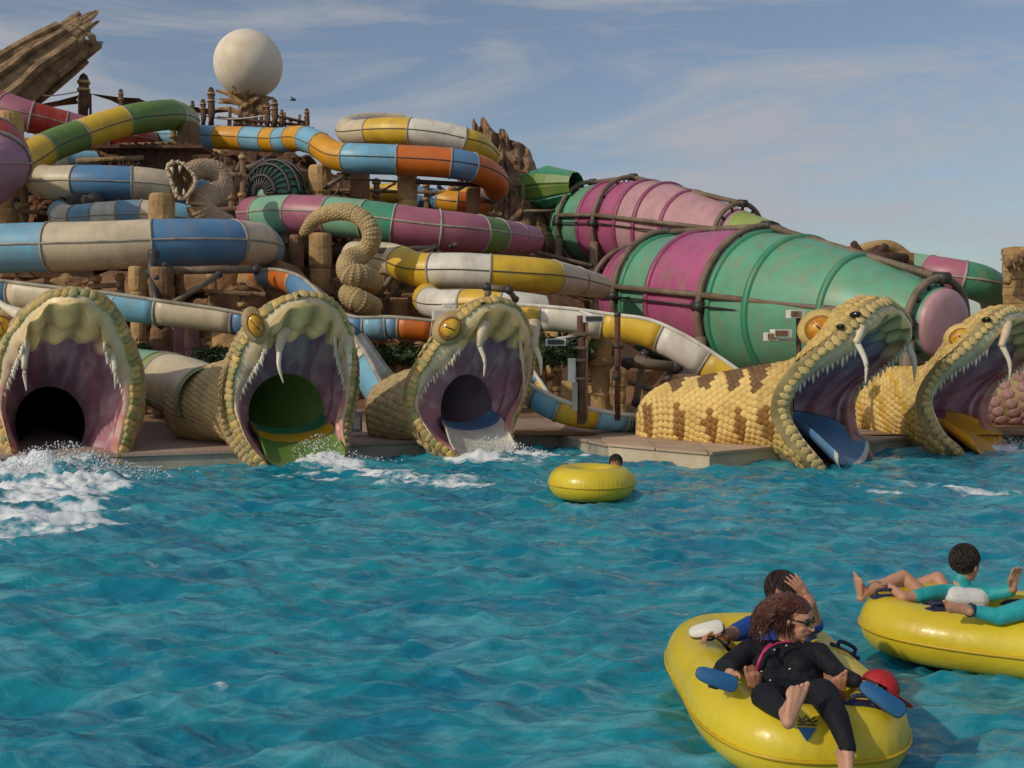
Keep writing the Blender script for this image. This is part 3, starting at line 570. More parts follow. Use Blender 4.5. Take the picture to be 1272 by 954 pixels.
def dome():
    d = 34; c = W(345, 245, d); r = 43 * d / F
    root = thing('lattice_funnel', 'green latticed dome funnel above the left end of the mint and rose tube', 'water slide', c)
    ax = np.array(((.92, -.39, 0), (.39, .92, 0), (0, 0, 1)))
    for k, (t0, t1, cc) in enumerate(((0, .5, 'mint'), (.5, 1.0, 'green'), (1.0, 1.9, 'green'))):
        th = np.linspace(t0, t1, 8); ph = np.linspace(0, 2 * math.pi, 40, endpoint=False)
        V = np.array([(r * .9 * math.sin(t) * math.cos(p), -r * .8 * math.cos(t), r * math.sin(t) * math.sin(p)) for t in th for p in ph]) @ ax + c
        build('dome_panel', V, grid_faces(8, 40, True), PC[cc], root)
    for k in range(14):
        p = k * math.pi / 13; t = np.linspace(.15, 1.7, 12)
        V, f = tube(np.array([(r * .94 * math.sin(q) * math.cos(p), -r * .85 * math.cos(q), r * 1.04 * math.sin(q) * math.sin(p)) for q in t]) @ ax + c, .035, 6); build('lattice_rod', V, f, DPIPE, root)
    for q in (.5, .95, 1.3, 1.57):
        p = np.linspace(0, math.pi, 30); V, f = tube(np.array([(r * .96 * math.sin(q) * math.cos(x), -r * .87 * math.cos(q), r * 1.06 * math.sin(q) * math.sin(x)) for x in p]) @ ax + c, .06, 6); build('lattice_hoop', V, f, DPIPE, root)
dome()
def green_chute():
    root = thing('ribbed_chute', 'small green ribbed funnel mouth at the foot of the rock peak', 'water slide', W(690, 250, 40))
    P = cat([W(650, 236, 41), W(672, 234, 40.3), W(692, 232, 39.6), (W(716, 230, 39))], 4); r = np.interp(np.arange(len(P)), [0, 6, len(P) - 1], [.55, .75, .45]); T, S, U = frames(P)
    for k in range(9):
        a0 = k * 2 * math.pi / 9; a = np.array([a0, a0 + .1, a0 + 2 * math.pi / 9 - .1, a0 + 2 * math.pi / 9]); q = np.array([1, 1.12, 1.12, 1])
        V = (P[:, None] + (r[:, None] * q[None])[..., None] * (np.cos(a)[None, :, None] * S[:, None] + np.sin(a)[None, :, None] * U[:, None])).reshape(-1, 3)
        build('chute_panel', V, grid_faces(len(P), 4), PC['green' if k % 2 else 'leaf'], root, smooth=False)
    for u0, v0, u1, v1 in ((650, 228, 650, 262), (650, 262, 690, 262), (718, 235, 760, 236)):
        V, f = bar(W(u0, v0, 39), W(u1, v1, 39), .06); build('frame_pipe', V, f, PIPE, root)
green_chute()
# ------------------------------------------------------------------ snake heads
SKIN = M('snake_skin', (0.40, 0.29, 0.13), .8, (0.24, 0.16, 0.07), 2.5, .4, 16, attr='Col')
MOUTH = M('mouth_lining', (1, 1, 1), .36, (0.72, 0.72, 0.72), 1.6, .25, 5, attr='Col', spec=.35)
IVORY = M('ivory', (0.78, 0.72, 0.58), .4, (0.62, 0.52, 0.34), 3)
DARK = M('tunnel_dark', (0.015, 0.013, 0.012), .8)  # near-black colour standing in for the unlit depth of the tunnels
EYEM = M('amber_eye', (0.72, 0.42, 0.02), .2, (0.50, 0.17, 0.01), 5, lo=.45, hi=.6, coat=.6)
PUP = M('black_pupil', (0.01, 0.008, 0.005), .2)
def scalemat(n, c, c2): return M(n, c, .62, c2, 2.6, .35, 20, rand=.16)
SC = dict(pale=scalemat('pale_yellow_scale', (0.70, 0.50, 0.17), (0.50, 0.32, 0.09)), gold=scalemat('gold_scale', (0.66, 0.42, 0.06), (0.44, 0.25, 0.03)),
          bone=scalemat('bone_scale', (0.50, 0.35, 0.24), (0.34, 0.22, 0.14)), sand=scalemat('sand_scale', (0.54, 0.40, 0.19), (0.36, 0.25, 0.11)), amber=scalemat('amber_brown_scale', (0.33, 0.155, 0.025), (0.20, 0.09, 0.02)), brown=scalemat('brown_scale', (0.22, 0.115, 0.045), (0.13, 0.065, 0.028)),
          lip=scalemat('lip_scale_paint', (0.68, 0.52, 0.22), (0.46, 0.33, 0.12)), green=scalemat('green_lip_scale', (0.42, 0.38, 0.15), (0.25, 0.25, 0.09)),
          pink=scalemat('pink_scale', (0.42, 0.23, 0.20), (0.25, 0.12, 0.12)))
def scale_mesh(key, pointed=.0):
    me = bpy.data.meshes.new('scale'); V = [(0, 0, .30)]; f = []
    for q, z, m in ((.55, .24, 8), (.88, .05, 8), (.98, -.14, 8)):
        for k in range(m):
            a = k * math.pi / 4; rr = 1 + pointed * (1 if k in (4,) else 0) - .06 * (k % 2); V.append((q * rr * math.cos(a), q * rr * math.sin(a), z))
    f += [(0, 1 + k, 1 + (k + 1) % 8) for k in range(8)]
    for j in range(2): f += [(1 + j * 8 + k, 9 + j * 8 + k, 9 + j * 8 + (k + 1) % 8, 1 + j * 8 + (k + 1) % 8) for k in range(8)]
    me.from_pydata(V, [], f); me.materials.append(SC[key]); me.polygons.foreach_set('use_smooth', [True] * len(f)); return me
SM = {k: scale_mesh(k, .25) for k in SC}
def plate_mesh(key):
    me = bpy.data.meshes.new('lip_scale'); V = []; f = []; m = 12
    for q, z in ((.80, .30), (.93, .22), (1.0, .0), (1.0, -.3)):
        for k in range(m):
            a = k * 2 * math.pi / m; c, s = math.cos(a), math.sin(a); V.append((q * np.sign(c) * abs(c) ** .45, q * np.sign(s) * abs(s) ** .55, z))
    V.append((0, 0, .36)); f = grid_faces(4, m, True, True); f += [(48, k, (k + 1) % m) for k in range(m)]; me.from_pydata(V, [], f); me.materials.append(SC[key]); me.polygons.foreach_set('use_smooth', [True] * len(f)); return me
PLATE = {'lip': plate_mesh('lip'), 'green': plate_mesh('green'), 'pale': plate_mesh('pale')}
def place(me, name, parent, p, nrm, tdir, sx, sy, sz):
    z = unit(nrm); x = unit(tdir - np.dot(tdir, z) * z); y = np.cross(z, x)
    o = bpy.data.objects.new(name, me); sc.collection.objects.link(o); o.parent = parent; o.matrix_parent_inverse = Matrix.Translation(parent.location).inverted()
    Mx = Matrix(((x[0] * sx, y[0] * sy, z[0] * sz, p[0]), (x[1] * sx, y[1] * sy, z[1] * sz, p[1]), (x[2] * sx, y[2] * sy, z[2] * sz, p[2]), (0, 0, 0, 1)))
    o.matrix_basis = Mx
    return o
TT = np.linspace(0, 1, 9)
FW = np.array([1.45, 1.36, 1.02, .6, .18, 0.0, .18, .38, .5]); LW = np.array([0, .42, .8, 1.05, 1.12, 1.05, .92, .84, .80])
CAM = np.array((0, 0, CH))
def loopc(n):  # 0..1 parameter per loop vertex: top, near side down, bottom, far side up
    return np.arange(n) / n
NL = 96
def rim_loop(near, far, D0, yaw, nose):
    cy, sy = math.cos(yaw), math.sin(yaw); fw = FW * nose / 1.45
    A = [W(u, v, D0 - f * cy - l * sy) for (u, v), f, l in zip(near, fw, LW)]
    B = [W(u, v, D0 - f * cy + l * sy) for (u, v), f, l in zip(far, fw, LW)]
    e0, e1 = A[-1], B[-1]; mid = [(e0 * .7 + e1 * .3) - (0, 0, .35), (e0 + e1) / 2 - (0, 0, .45), (e0 * .3 + e1 * .7) - (0, 0, .35)]
    L = A + mid + B[::-1][:-1] + [A[0]]
    C = cat(L, 12); s = np.concatenate([[0], np.cumsum(np.linalg.norm(np.diff(C, axis=0), axis=1))])
    # near side 40 %, bottom 20 %, far side 40 % of the loop vertices
    i1 = 8 * 12; i2 = 12 * 12
    q = np.concatenate([np.linspace(0, s[i1], 39, endpoint=False), np.linspace(s[i1], s[i2], 18, endpoint=False), np.linspace(s[i2], s[-1], 39, endpoint=False)])
    return np.stack([np.interp(q, s, C[:, j]) for j in range(3)], -1)
ANG = np.concatenate([np.linspace(90, 235, 39, endpoint=False), np.linspace(235, 305, 18, endpoint=False), np.linspace(305, 450, 39, endpoint=False)]) * math.pi / 180
def circ(u, v, d, rpx, yaw, flat=1.0):
    c = W(u, v, d); r = rpx * d / F; L = np.array((math.cos(yaw), math.sin(yaw), 0)); a = ANG
    return c + r * (np.cos(a)[:, None] * L + np.sin(a)[:, None] * np.array((0, 0, flat)))
def mix(a, b, t): t = np.asarray(t)[..., None]; return np.asarray(a) * (1 - t) + np.asarray(b) * t
def snake(label, near, far, D0, yaw, nose, body, throat, trough, scol, fang, eye, teeth=True, spot=None, ssize=.085, horns=None, hood=.16, lipcol='lip', dark=False, mirror_side=1, crown=.12, lipw=.062, lipz=.075, throatcol=None, nstrils=None, gumw=1.0, palate=.30, gum=2.4):
    yaw = R(yaw); fwd = np.array((math.sin(yaw), -math.cos(yaw), 0)); rim = rim_loop(near, far, D0, yaw, nose); cen = rim.mean(0)
    hinge_c = (rim[24] + rim[72]) / 2
    root = thing('giant_snake', label, 'snake head', (hinge_c[0], hinge_c[1], 0))
    loops = [circ(*b) for b in body]
    q0 = loops[0]; c_ = q0.mean(0); dz = q0[:, 2] - c_[2]; q0[:, 2] = c_[2] + np.where(dz < 0, dz * 1.55, dz); far_ = np.clip(np.cos(ANG), 0, 1)[:, None]; loops[0] = q0 + far_ * .14 * np.array((math.cos(body[0][4]), math.sin(body[0][4]), 0))
    neck = loops[0]; outw = unit(rim - (cen * .6 + neck.mean(0) * .4)); outw_lat = outw - (outw @ fwd)[:, None] * fwd
    lip = lipw
    l1 = rim + outw_lat * lip - fwd * .05; l2 = rim + outw_lat * (lip * 1.5) - fwd * .2
    topw = np.clip(np.sin(ANG), 0, 1)[:, None]
    m1 = rim * .68 + neck * .32 + outw_lat * (hood * .9) + np.array((0, 0, crown)) * topw
    m2 = rim * .34 + neck * .66 + outw_lat * (hood * .7) + np.array((0, 0, crown)) * topw
    rows = [rim, l1, l2, m1, m2] + loops
    K = 7; A = np.array(rows).reshape(len(rows), -1); D = cat(A, K).reshape(-1, NL, 3)
    nr = len(D); du = np.gradient(D, axis=0); dv = np.roll(D, -1, 1) - np.roll(D, 1, 1); Nn = unit(np.cross(dv, du)); 
    ctr = D.mean(1, keepdims=True); sgn = np.sign(((D - ctr) * Nn).sum(-1).mean()); Nn *= sgn
    D2 = D + Nn * (.02 * fbm(D * 1.6, 3))[..., None]
    gr = np.clip(1 - np.arange(nr) / (2.2 * K), 0, 1)[:, None] * np.ones(NL)
    base = mix(np.array((1., 1., 1.)), np.array((.55, .80, .45)), gr * .8)
    V = D2.reshape(-1, 3); f = grid_faces(nr, NL, True, sgn > 0); f.append(tuple(range((nr - 1) * NL, nr * NL)))
    skin = build('skin', V, f, SKIN, root, col=base.reshape(-1, 3))
    # scales on the outer skin
    cand = []
    seg = np.linalg.norm(np.diff(D, axis=0), axis=-1).mean(1); sacc = np.concatenate([[0], np.cumsum(seg)])
    s = sacc[2 * K + 1]; r_i = 0
    while s < sacc[-1] - .02:
        fi = np.interp(s, sacc, np.arange(nr)); i = int(fi); rowp = D2[i] * (1 - (fi - i)) + D2[min(i + 1, nr - 1)] * (fi - i)
        per = np.concatenate([[0], np.cumsum(np.linalg.norm(np.diff(np.vstack([rowp, rowp[:1]]), axis=0), axis=1))]); m = max(6, int(per[-1] / (ssize * 1.62)))
        for k in range(m):
            q = ((k + .5 * (r_i % 2)) / m) * per[-1]; j = np.interp(q, per, np.arange(NL + 1)); j0 = int(j) % NL; j1 = (j0 + 1) % NL; fr_ = j - int(j)
            p = rowp[j0] * (1 - fr_) + rowp[j1] * fr_; nn = Nn[i, j0]
            if p[2] < .12 and ANG[j0] > 4.0: continue
            if np.dot(nn, unit(CAM - p)) < -.12: continue
            cand.append((p, nn, -du[i, j0], i, j0, s / sacc[-1]))
        s += ssize * 1.5; r_i += 1
    if len(cand) > 420: rn = np.argsort([np.linalg.norm(c[0] - CAM) for c in cand]); 
    for n_, (p, nn, t, i, j, fr_) in enumerate(cand):
        if n_ >= 300: break
        c = scol
        if spot: c = spot(p, fr_, ANG[j], scol)
        k = 1.0 + .12 * math.sin(n_ * 1.7)
        place(SM[c], 'scale', root, p + nn * .004, nn, t, ssize * 1.04 * k, ssize * (.98 + .10 * math.sin(n_ * 5.3)), ssize * (.78 + .25 * math.sin(n_ * 2.9)))
    rest = cand[300:]
    if rest:
        tv = np.array([v.co[:] for v in SM[scol].vertices]); tf = [tuple(q.vertices) for q in SM[scol].polygons]; fields = {}
        for p, nn, t, i, j, fr_ in rest:
            z = unit(nn); x = unit(t - np.dot(t, z) * z); y = np.cross(z, x); fields.setdefault(spot(p, fr_, ANG[j], scol) if spot else scol, MB()).add((tv * ssize) @ np.array((x, y, z)) + p + nn * .004, tf)
        for c, mb in fields.items(): mb.out('scale_field', SC[c], root, kind='stuff')
    # lip scales, one after another along the rim
    step = .112 if lipcol == 'green' else .125; P2 = (rim + outw_lat * lip * .75 - fwd * .02); ss = np.concatenate([[0], np.cumsum(np.linalg.norm(np.diff(P2, axis=0), axis=1))])
    q = 0; k = 0
    while q < ss[-1]:
        j = np.interp(q, ss, np.arange(NL)); j0 = int(j); p = P2[j0] + (P2[min(j0 + 1, NL - 1)] - P2[j0]) * (j - j0); q += step; k += 1
        if p[2] < -.08: continue
        td = P2[(j0 + 1) % NL] - P2[j0 - 1]; nn = outw_lat[j0] * .8 + fwd * .6
        place(SM[lipcol] if lipcol != 'green' else PLATE['green' if rng.rand() > .72 else ('lip' if rng.rand() > .5 else 'pale')], 'lip_scale', root, p, nn, td, step * (.53 if lipcol == 'green' else .74) * (1 + .12 * math.sin(k * 2.1)), lip * (1.25 + .2 * math.sin(k * 1.3)), lipz * (1 + .25 * math.sin(k * 3.1)))
    # inside of the mouth
    thc = circ(*throat); tpar = np.where(np.arange(NL) < 39, np.arange(NL) / 39, np.where(np.arange(NL) < 57, 1.0, (NL - np.arange(NL)) / 39))
    gw = np.interp(tpar, [0, .2, .36, .5, .62, .72, 1], [.20, .30, .34, .24, .12, .05, .03]) * gumw
    inw = -outw_lat; edge = rim + inw * gw[:, None] + fwd * .02
    inn = [rim + fwd * .015, rim + inw * gw[:, None] * .55 + fwd * .05, edge, (edge + rim) / 2 * .88 + thc * .12 - fwd * .06, rim * .76 + thc * .24, rim * .55 + thc * .45 , rim * .25 + thc * .75, thc]
    tw3 = np.clip(np.sin(ANG), 0, 1)[:, None] ** 1.5
    for qn, wgt, dz in ((3, 0, -palate * .7), (4, .0, -palate), (5, .05, .04), (6, .03, .02)): inn[qn] = inn[qn] + outw_lat * wgt * (1 - tw3 * .5) + np.array((0, 0, dz)) * tw3
    Ai = np.array(inn).reshape(len(inn), -1); Di = cat(Ai, 8).reshape(-1, NL, 3); ni = len(Di)
    tt = np.arange(ni)[:, None] / (ni - 1) * np.ones(NL); aa = ANG[None, :] * np.ones((ni, 1))
    toC = unit(Di.mean(1, keepdims=True) - Di); up = np.clip(np.sin(aa), 0, 1)
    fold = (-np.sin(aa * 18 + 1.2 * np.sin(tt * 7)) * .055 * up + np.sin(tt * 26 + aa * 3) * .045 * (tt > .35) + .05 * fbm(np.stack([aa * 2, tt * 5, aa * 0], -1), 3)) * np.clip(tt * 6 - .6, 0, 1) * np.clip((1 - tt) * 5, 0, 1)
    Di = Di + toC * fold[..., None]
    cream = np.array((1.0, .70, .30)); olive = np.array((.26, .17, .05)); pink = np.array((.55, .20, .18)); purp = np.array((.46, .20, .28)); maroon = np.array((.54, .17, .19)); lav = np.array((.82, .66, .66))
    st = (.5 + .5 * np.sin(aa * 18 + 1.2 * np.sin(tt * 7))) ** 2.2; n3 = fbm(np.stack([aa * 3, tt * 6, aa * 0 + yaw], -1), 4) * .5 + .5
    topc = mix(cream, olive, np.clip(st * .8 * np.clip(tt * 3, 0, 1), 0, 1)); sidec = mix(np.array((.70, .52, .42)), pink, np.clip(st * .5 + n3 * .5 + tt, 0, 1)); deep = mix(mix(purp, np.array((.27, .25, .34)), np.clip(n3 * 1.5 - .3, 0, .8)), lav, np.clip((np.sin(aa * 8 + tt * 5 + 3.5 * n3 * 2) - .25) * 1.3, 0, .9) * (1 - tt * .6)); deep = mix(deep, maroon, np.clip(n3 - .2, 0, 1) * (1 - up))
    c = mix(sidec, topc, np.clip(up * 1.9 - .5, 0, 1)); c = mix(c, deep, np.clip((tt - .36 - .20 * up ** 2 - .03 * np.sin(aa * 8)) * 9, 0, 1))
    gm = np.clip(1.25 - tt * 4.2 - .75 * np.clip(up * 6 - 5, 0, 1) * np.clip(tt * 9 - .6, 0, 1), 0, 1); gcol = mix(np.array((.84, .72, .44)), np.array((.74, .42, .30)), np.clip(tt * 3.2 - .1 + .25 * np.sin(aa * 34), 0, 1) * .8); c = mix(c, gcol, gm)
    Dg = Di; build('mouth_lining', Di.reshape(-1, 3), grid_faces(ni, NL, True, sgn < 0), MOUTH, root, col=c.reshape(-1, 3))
    # tunnel behind the throat and the slide end that runs out of it
    u, v, d, rp, ty, *_ = throat; bk = -np.array((math.sin(ty), -math.cos(ty), 0)); V = np.concatenate([thc] + [q.mean(0) + (q - q.mean(0)) * .72 for q in loops[1:]]); f = grid_faces(len(loops), NL, True); build('tunnel_shade_disc', V[-NL:], [tuple(range(NL))], DARK, root)  # black disc closes the tunnel, painted as the darkness farther in
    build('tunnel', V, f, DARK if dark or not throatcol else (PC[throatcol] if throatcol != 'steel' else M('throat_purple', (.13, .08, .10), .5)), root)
    if trough:
        c0 = np.array(W(throat[0], throat[1], throat[2])); r0 = throat[3] * throat[2] / F; e = (rim[39] + rim[57]) / 2; seq = []
        L = np.array((math.cos(yaw), math.sin(yaw), 0)); wd = np.linalg.norm(rim[39] - rim[57]) * .47
        st_ = [(c0 + bk * .15, r0 * .9), (c0, r0 * .97), (c0 * .5 + np.array((e[0], e[1], .25)) * .5 + (0, 0, .1), (r0 + wd) / 2), (np.array((e[0], e[1], 0)), wd), (np.array((e[0], e[1], 0)) + fwd * .12, wd)]
        zs = [c0[2] - r0 * .42, c0[2] - r0 * .5, (c0[2] - r0) * .5 + .24, .02, -.08]; a = np.linspace(-.1, math.pi + .1, 26); V = []
        for (p, rr), zb in zip(st_, zs):
            V.append(np.stack([p[0] + rr * np.cos(a) * L[0], p[1] + rr * np.cos(a) * L[1], zb + rr * .34 * (1 - np.sin(a))], -1))
        G = cat(np.array(V).reshape(5, -1), 6).reshape(-1, 26, 3); n_ = len(G)
        for kk, (cc, i0, i1) in enumerate(trough):
            i0, i1 = int(i0 * (n_ - 1)), int(i1 * (n_ - 1)); g = G[i0:i1 + 1]; g2 = g - (0, 0, .05); V = np.concatenate([np.concatenate([g, g2[:, ::-1]], 1).reshape(-1, 3)])
            build('slide_end', V, grid_faces(len(g), 52, True), PC[cc], root)
    # fangs with gum sheaths
    for (u0, v0, u1, v1, bu, w_, side) in fang:
        jj = 14 if side == 'near' else 82; dd = rim[jj][1] + .05; p = W(u0, v0, dd); q = W(u1, v1, dd - .05); mdl = W((u0 + u1) / 2 + bu, (v0 + v1) / 2, dd - .06); r0 = w_ * dd / F / 2
        C = cat([p, mdl, q], 8); V, f = tube(C, np.interp(np.arange(len(C)), [0, len(C) * .5, len(C) - 1], [r0, r0 * .72, .008]), 14); build('fang', V, f, IVORY, root)
        g0 = W(u0 + (p[0] * 0) + (6 if side == 'near' and mirror_side > 0 else -3), v0 - 26, dd + .12); C = cat([g0, (g0 + p) / 2 + (0, -.05, 0), p + (p - g0) * .10], 6)
        V, f = tube(C, np.interp(np.arange(len(C)), [0, 6, len(C) - 1], [r0 * gum * 1.15, r0 * gum * .8, r0 * 1.15]), 18); build('gum', V, f, M('gum_flesh', (0.74, 0.64, 0.44), .45, (0.62, 0.42, 0.28), 3, .3, 9), root)
    if teeth:
        for side in (0, 1):
            ks = range(11, 26, 1)
            for k in ks:
                j = k if side == 0 else NL - k
                p = edge[j] - fwd * .01; h = .065 + .07 * ((k * 7) % 3) / 2
                V, f = tube([p + (0, 0, .03), p - (0, 0, h * .6) + outw_lat[j] * -.01, p - (0, 0, h) - outw_lat[j] * .03], [.032, .02, .003], 7); build('tooth', V, f, IVORY, root)
    for (u, v, ru, rv, push, rot) in eye:
        # sit the eye on the skin under that pixel
        ray = unit(W(u, v, 10) - CAM); dist = np.linalg.norm(np.cross(D2.reshape(-1, 3) - CAM, ray), axis=1); fr2 = (Nn.reshape(-1, 3) @ -ray) > -.2; dist[~fr2] += 5; kx = np.argmin(dist); dd = D2.reshape(-1, 3)[kx][1] + push
        p = W(u, v, dd); nn = unit(CAM - p); X = unit(np.cross((0, 0, 1.), nn)); Y = np.cross(nn, X); cr, sr = math.cos(R(rot)), math.sin(R(rot)); X, Y = X * cr + Y * sr, -X * sr + Y * cr
        a_, b_ = ru * dd / F, rv * dd / F; V, f = ball(p, (a_, b_, min(a_, b_) * .75), 24, 16, (X, Y, nn)); ey = build('eye', V, f, EYEM, root)
        V, f = ball(p + nn * min(a_, b_) * .36, (a_ * .16, b_ * .78, min(a_, b_) * .42), 12, 10, (X * math.cos(.4) + Y * math.sin(.4), -X * math.sin(.4) + Y * math.cos(.4), nn)); build('pupil', V, f, PUP, ey)
        t = np.linspace(0, 2 * math.pi, 26)[:-1]; ringp = p - nn * .02 + a_ * 1.08 * np.cos(t)[:, None] * X + b_ * 1.08 * np.sin(t)[:, None] * Y
        mb = MB(); rowsE = [p + nn * dz + a_ * q * np.cos(t)[:, None] * X + b_ * q * np.sin(t)[:, None] * Y for q, dz in ((.88, .01), (.96, .04), (1.08, .03), (1.2, -.06), (1.3, -.22))]; mb.add(np.concatenate(rowsE), grid_faces(5, 25, True)); mb.out('eye_socket', SC['amber' if len(fang) and gum < 3 else 'sand'], root)
        V, f = ball(p - nn * a_ * 1.0, (a_ * 1.75, b_ * 1.75, a_ * 1.1), 20, 14, (X, Y, nn)); V = V + .03 * fbm(V * 6, 3)[:, None] * nn; build('brow', V, f, SC['pale' if gum < 2 else 'sand'], root)
    for (u, v, du_, dv_, wd) in (horns or []):
        p = W(u, v, D0 - .1); q = W(u + du_, v + dv_, D0 + .3); m = (p + q) / 2 - (0, 0, .05); C = cat([p, m, q], 6); V, f = tube(C, np.linspace(wd * D0 / F, .012, len(C)), 10); build('horn', V, f, IVORY, root)
    for (u, v, a_) in (nstrils or []):
        ray = unit(W(u, v, 10) - CAM); dist = np.linalg.norm(np.cross(D2.reshape(-1, 3) - CAM, ray), axis=1); kx = np.argmin(dist + 5 * ((Nn.reshape(-1, 3) @ -ray) < 0)); p = D2.reshape(-1, 3)[kx] + Nn.reshape(-1, 3)[kx] * .05
        V, f = ball(p, (a_, a_ * .6, .05), 14, 8, (unit(fwd), np.cross(Nn.reshape(-1, 3)[kx], unit(fwd)), Nn.reshape(-1, 3)[kx])); build('nostril', V, f, PUP, root)
    return root, D2
y1, y2, y3, y4, y5 = R(12), R(27), R(36), R(58), R(52)
snake('leftmost snake head, facing the viewer with a black tunnel in its mouth',
      [(90, 366), (60, 371), (32, 394), (9, 426), (0, 460), (-3, 500), (6, 535), (15, 560), (24, 584)], [(90, 366), (115, 370), (138, 392), (154, 425), (164, 458), (163, 495), (155, 535), (149, 560), (141, 584)],
      15.9, 4, 1.0, [(78, 484, 17.0, 86, R(-2)), (62, 490, 18.4, 76, R(-12)), (30, 490, 19.8, 60, R(-14))], (62, 527, 17.1, 47, R(-8)), None, 'sand',
      [(33, 430, 33, 486, -3, 8.5, 'near'), (137, 430, 143, 484, 3, 8.5, 'far')], [(2, 405, 10, 12, -.15, 0)], teeth=True, dark=True, lipcol='green', lipz=.12, horns=[(28, 392, -42, -28, 9), (124, 380, 18, -12, 5)], mirror_side=0, lipw=.066)
snake('second snake head from the left, with a green slide in its mouth',
      [(378, 368), (348, 378), (324, 398), (304, 430), (292, 465), (289, 500), (298, 533), (310, 554), (327, 573)], [(378, 368), (405, 373), (424, 392), (434, 420), (437, 455), (434, 490), (428, 520), (427, 540), (428, 562)],
      16.3, 24, .9, [(350, 491, 16.75, 70, R(27)), (305, 496, 17.2, 56, R(50)), (262, 501, 17.7, 47, R(64)), (234, 503, 18.1, 44, R(66))], (356, 512, 16.95, 48, R(30)), [('green', 0, .35), ('yellow', .35, .5), ('leaf', .5, 1)], 'sand',
      [(347, 434, 352, 476, -3, 7, 'near'), (433, 436, 434, 468, 1, 8, 'far')], [(317, 404, 9, 14, -.12, 20)], lipcol='green', throatcol='leaf', ssize=.06, nstrils=[(372, 372, .07)])
snake('centre snake head with greenish lips and a white slide in its mouth',
      [(616, 374), (590, 383), (562, 408), (538, 440), (520, 470), (514, 505), (526, 530), (541, 548), (562, 561)], [(616, 374), (640, 382), (655, 405), (662, 435), (659, 465), (650, 495), (640, 515), (635, 535), (634, 556)],
      17.5, 36, 1.1, [(570, 492, 17.75, 60, R(42)), (527, 501, 17.95, 48, R(62)), (490, 508, 18.3, 41, R(72)), (466, 513, 18.7, 33, R(76))], (580, 507, 17.9, 42, R(43)), [('blue', 0, .45), ('white', .45, 1)], 'sand',
      [(595, 428, 601, 468, 4, 6.5, 'near'), (664, 428, 672, 466, 3, 8, 'far')], [(559, 408, 14, 12, -.1, 45)], lipcol='green', throatcol='steel', ssize=.085, nstrils=[(600, 384, .08)])
def spots4(p, f, a, base):
    u = f
    u = 636 + p[0] / p[1] * F; v = 425 + (CH - p[2]) / p[1] * F
    for cu in (806, 844, 882, 920, 952):
        if abs(u - cu - (v - 522) * .12) < 8.0 - abs(v - 525) * .20 and 503 < v < 549: return 'amber'
    for cu in (842, 878, 912, 940):
        if abs(u - cu) < 13 - (v - 462) * .42 and v < 492: return 'brown'
    return base
snake('largest yellow snake head with brown body blotches and a blue slide in its mouth',
      [(1106, 377), (1085, 387), (1050, 420), (1015, 447), (985, 480), (976, 510), (987, 535), (1000, 553), (1018, 574)], [(1106, 377), (1122, 388), (1130, 408), (1108, 442), (1070, 478), (1060, 500), (1060, 525), (1068, 548), (1082, 572)],
      16.4, 56, 1.45, [(985, 500, 16.7, 54, R(72)), (930, 505, 17.1, 49, R(86)), (875, 512, 17.6, 46, R(90)), (830, 517, 18.1, 41, R(90)), (802, 524, 18.4, 30, R(90)), (788, 532, 18.6, 14, R(90))], (985, 508, 16.85, 42, R(73)), [('blue', 0, .55), ('blue', .55, .86), ('white', .86, 1)], 'pale',
      [(1064, 424, 1075, 477, 6, 8, 'near'), (1122, 420, 1136, 474, 6, 10, 'far')], [(1018, 408, 16, 14, .05, 25)], spot=spots4, ssize=.072, throatcol=None, dark=True, nstrils=[(1062, 392, .09), (1045, 407, .07)], lipw=.078, hood=.24, crown=.20, lipz=.10, palate=.10, gum=1.8)
def spots5(p, f, a, base):
    return 'gold' if (f > .45 and int(f * 26 + a * 2.2) % 4 == 0) else base
snake('rightmost yellow snake head with an amber slide in its mouth',
      [(1262, 386), (1245, 394), (1218, 420), (1190, 445), (1166, 470), (1154, 497), (1160, 520), (1172, 540), (1191, 557)], [(1262, 386), (1280, 394), (1290, 416), (1275, 445), (1245, 470), (1228, 495), (1225, 515), (1233, 535), (1246, 553)],
      18.3, 50, 1.4, [(1150, 497, 18.6, 46, R(66)), (1110, 500, 19.2, 44, R(76)), (1075, 503, 20.0, 42, R(76)), (1040, 508, 20.8, 34, R(76))], (1146, 505, 18.75, 37, R(67)), [('plum', 0, .4), ('amber', .4, 1)], 'pale',
      [(1244, 428, 1254, 473, 5, 7, 'near'), (1296, 424, 1306, 466, 5, 8, 'far')], [(1193, 419, 12, 10, .05, 25)], spot=spots5, ssize=.072, throatcol='plum', nstrils=[(1225, 398, .08)], lipw=.07, hood=.22, crown=.17, lipz=.10, palate=.10, gum=1.8)
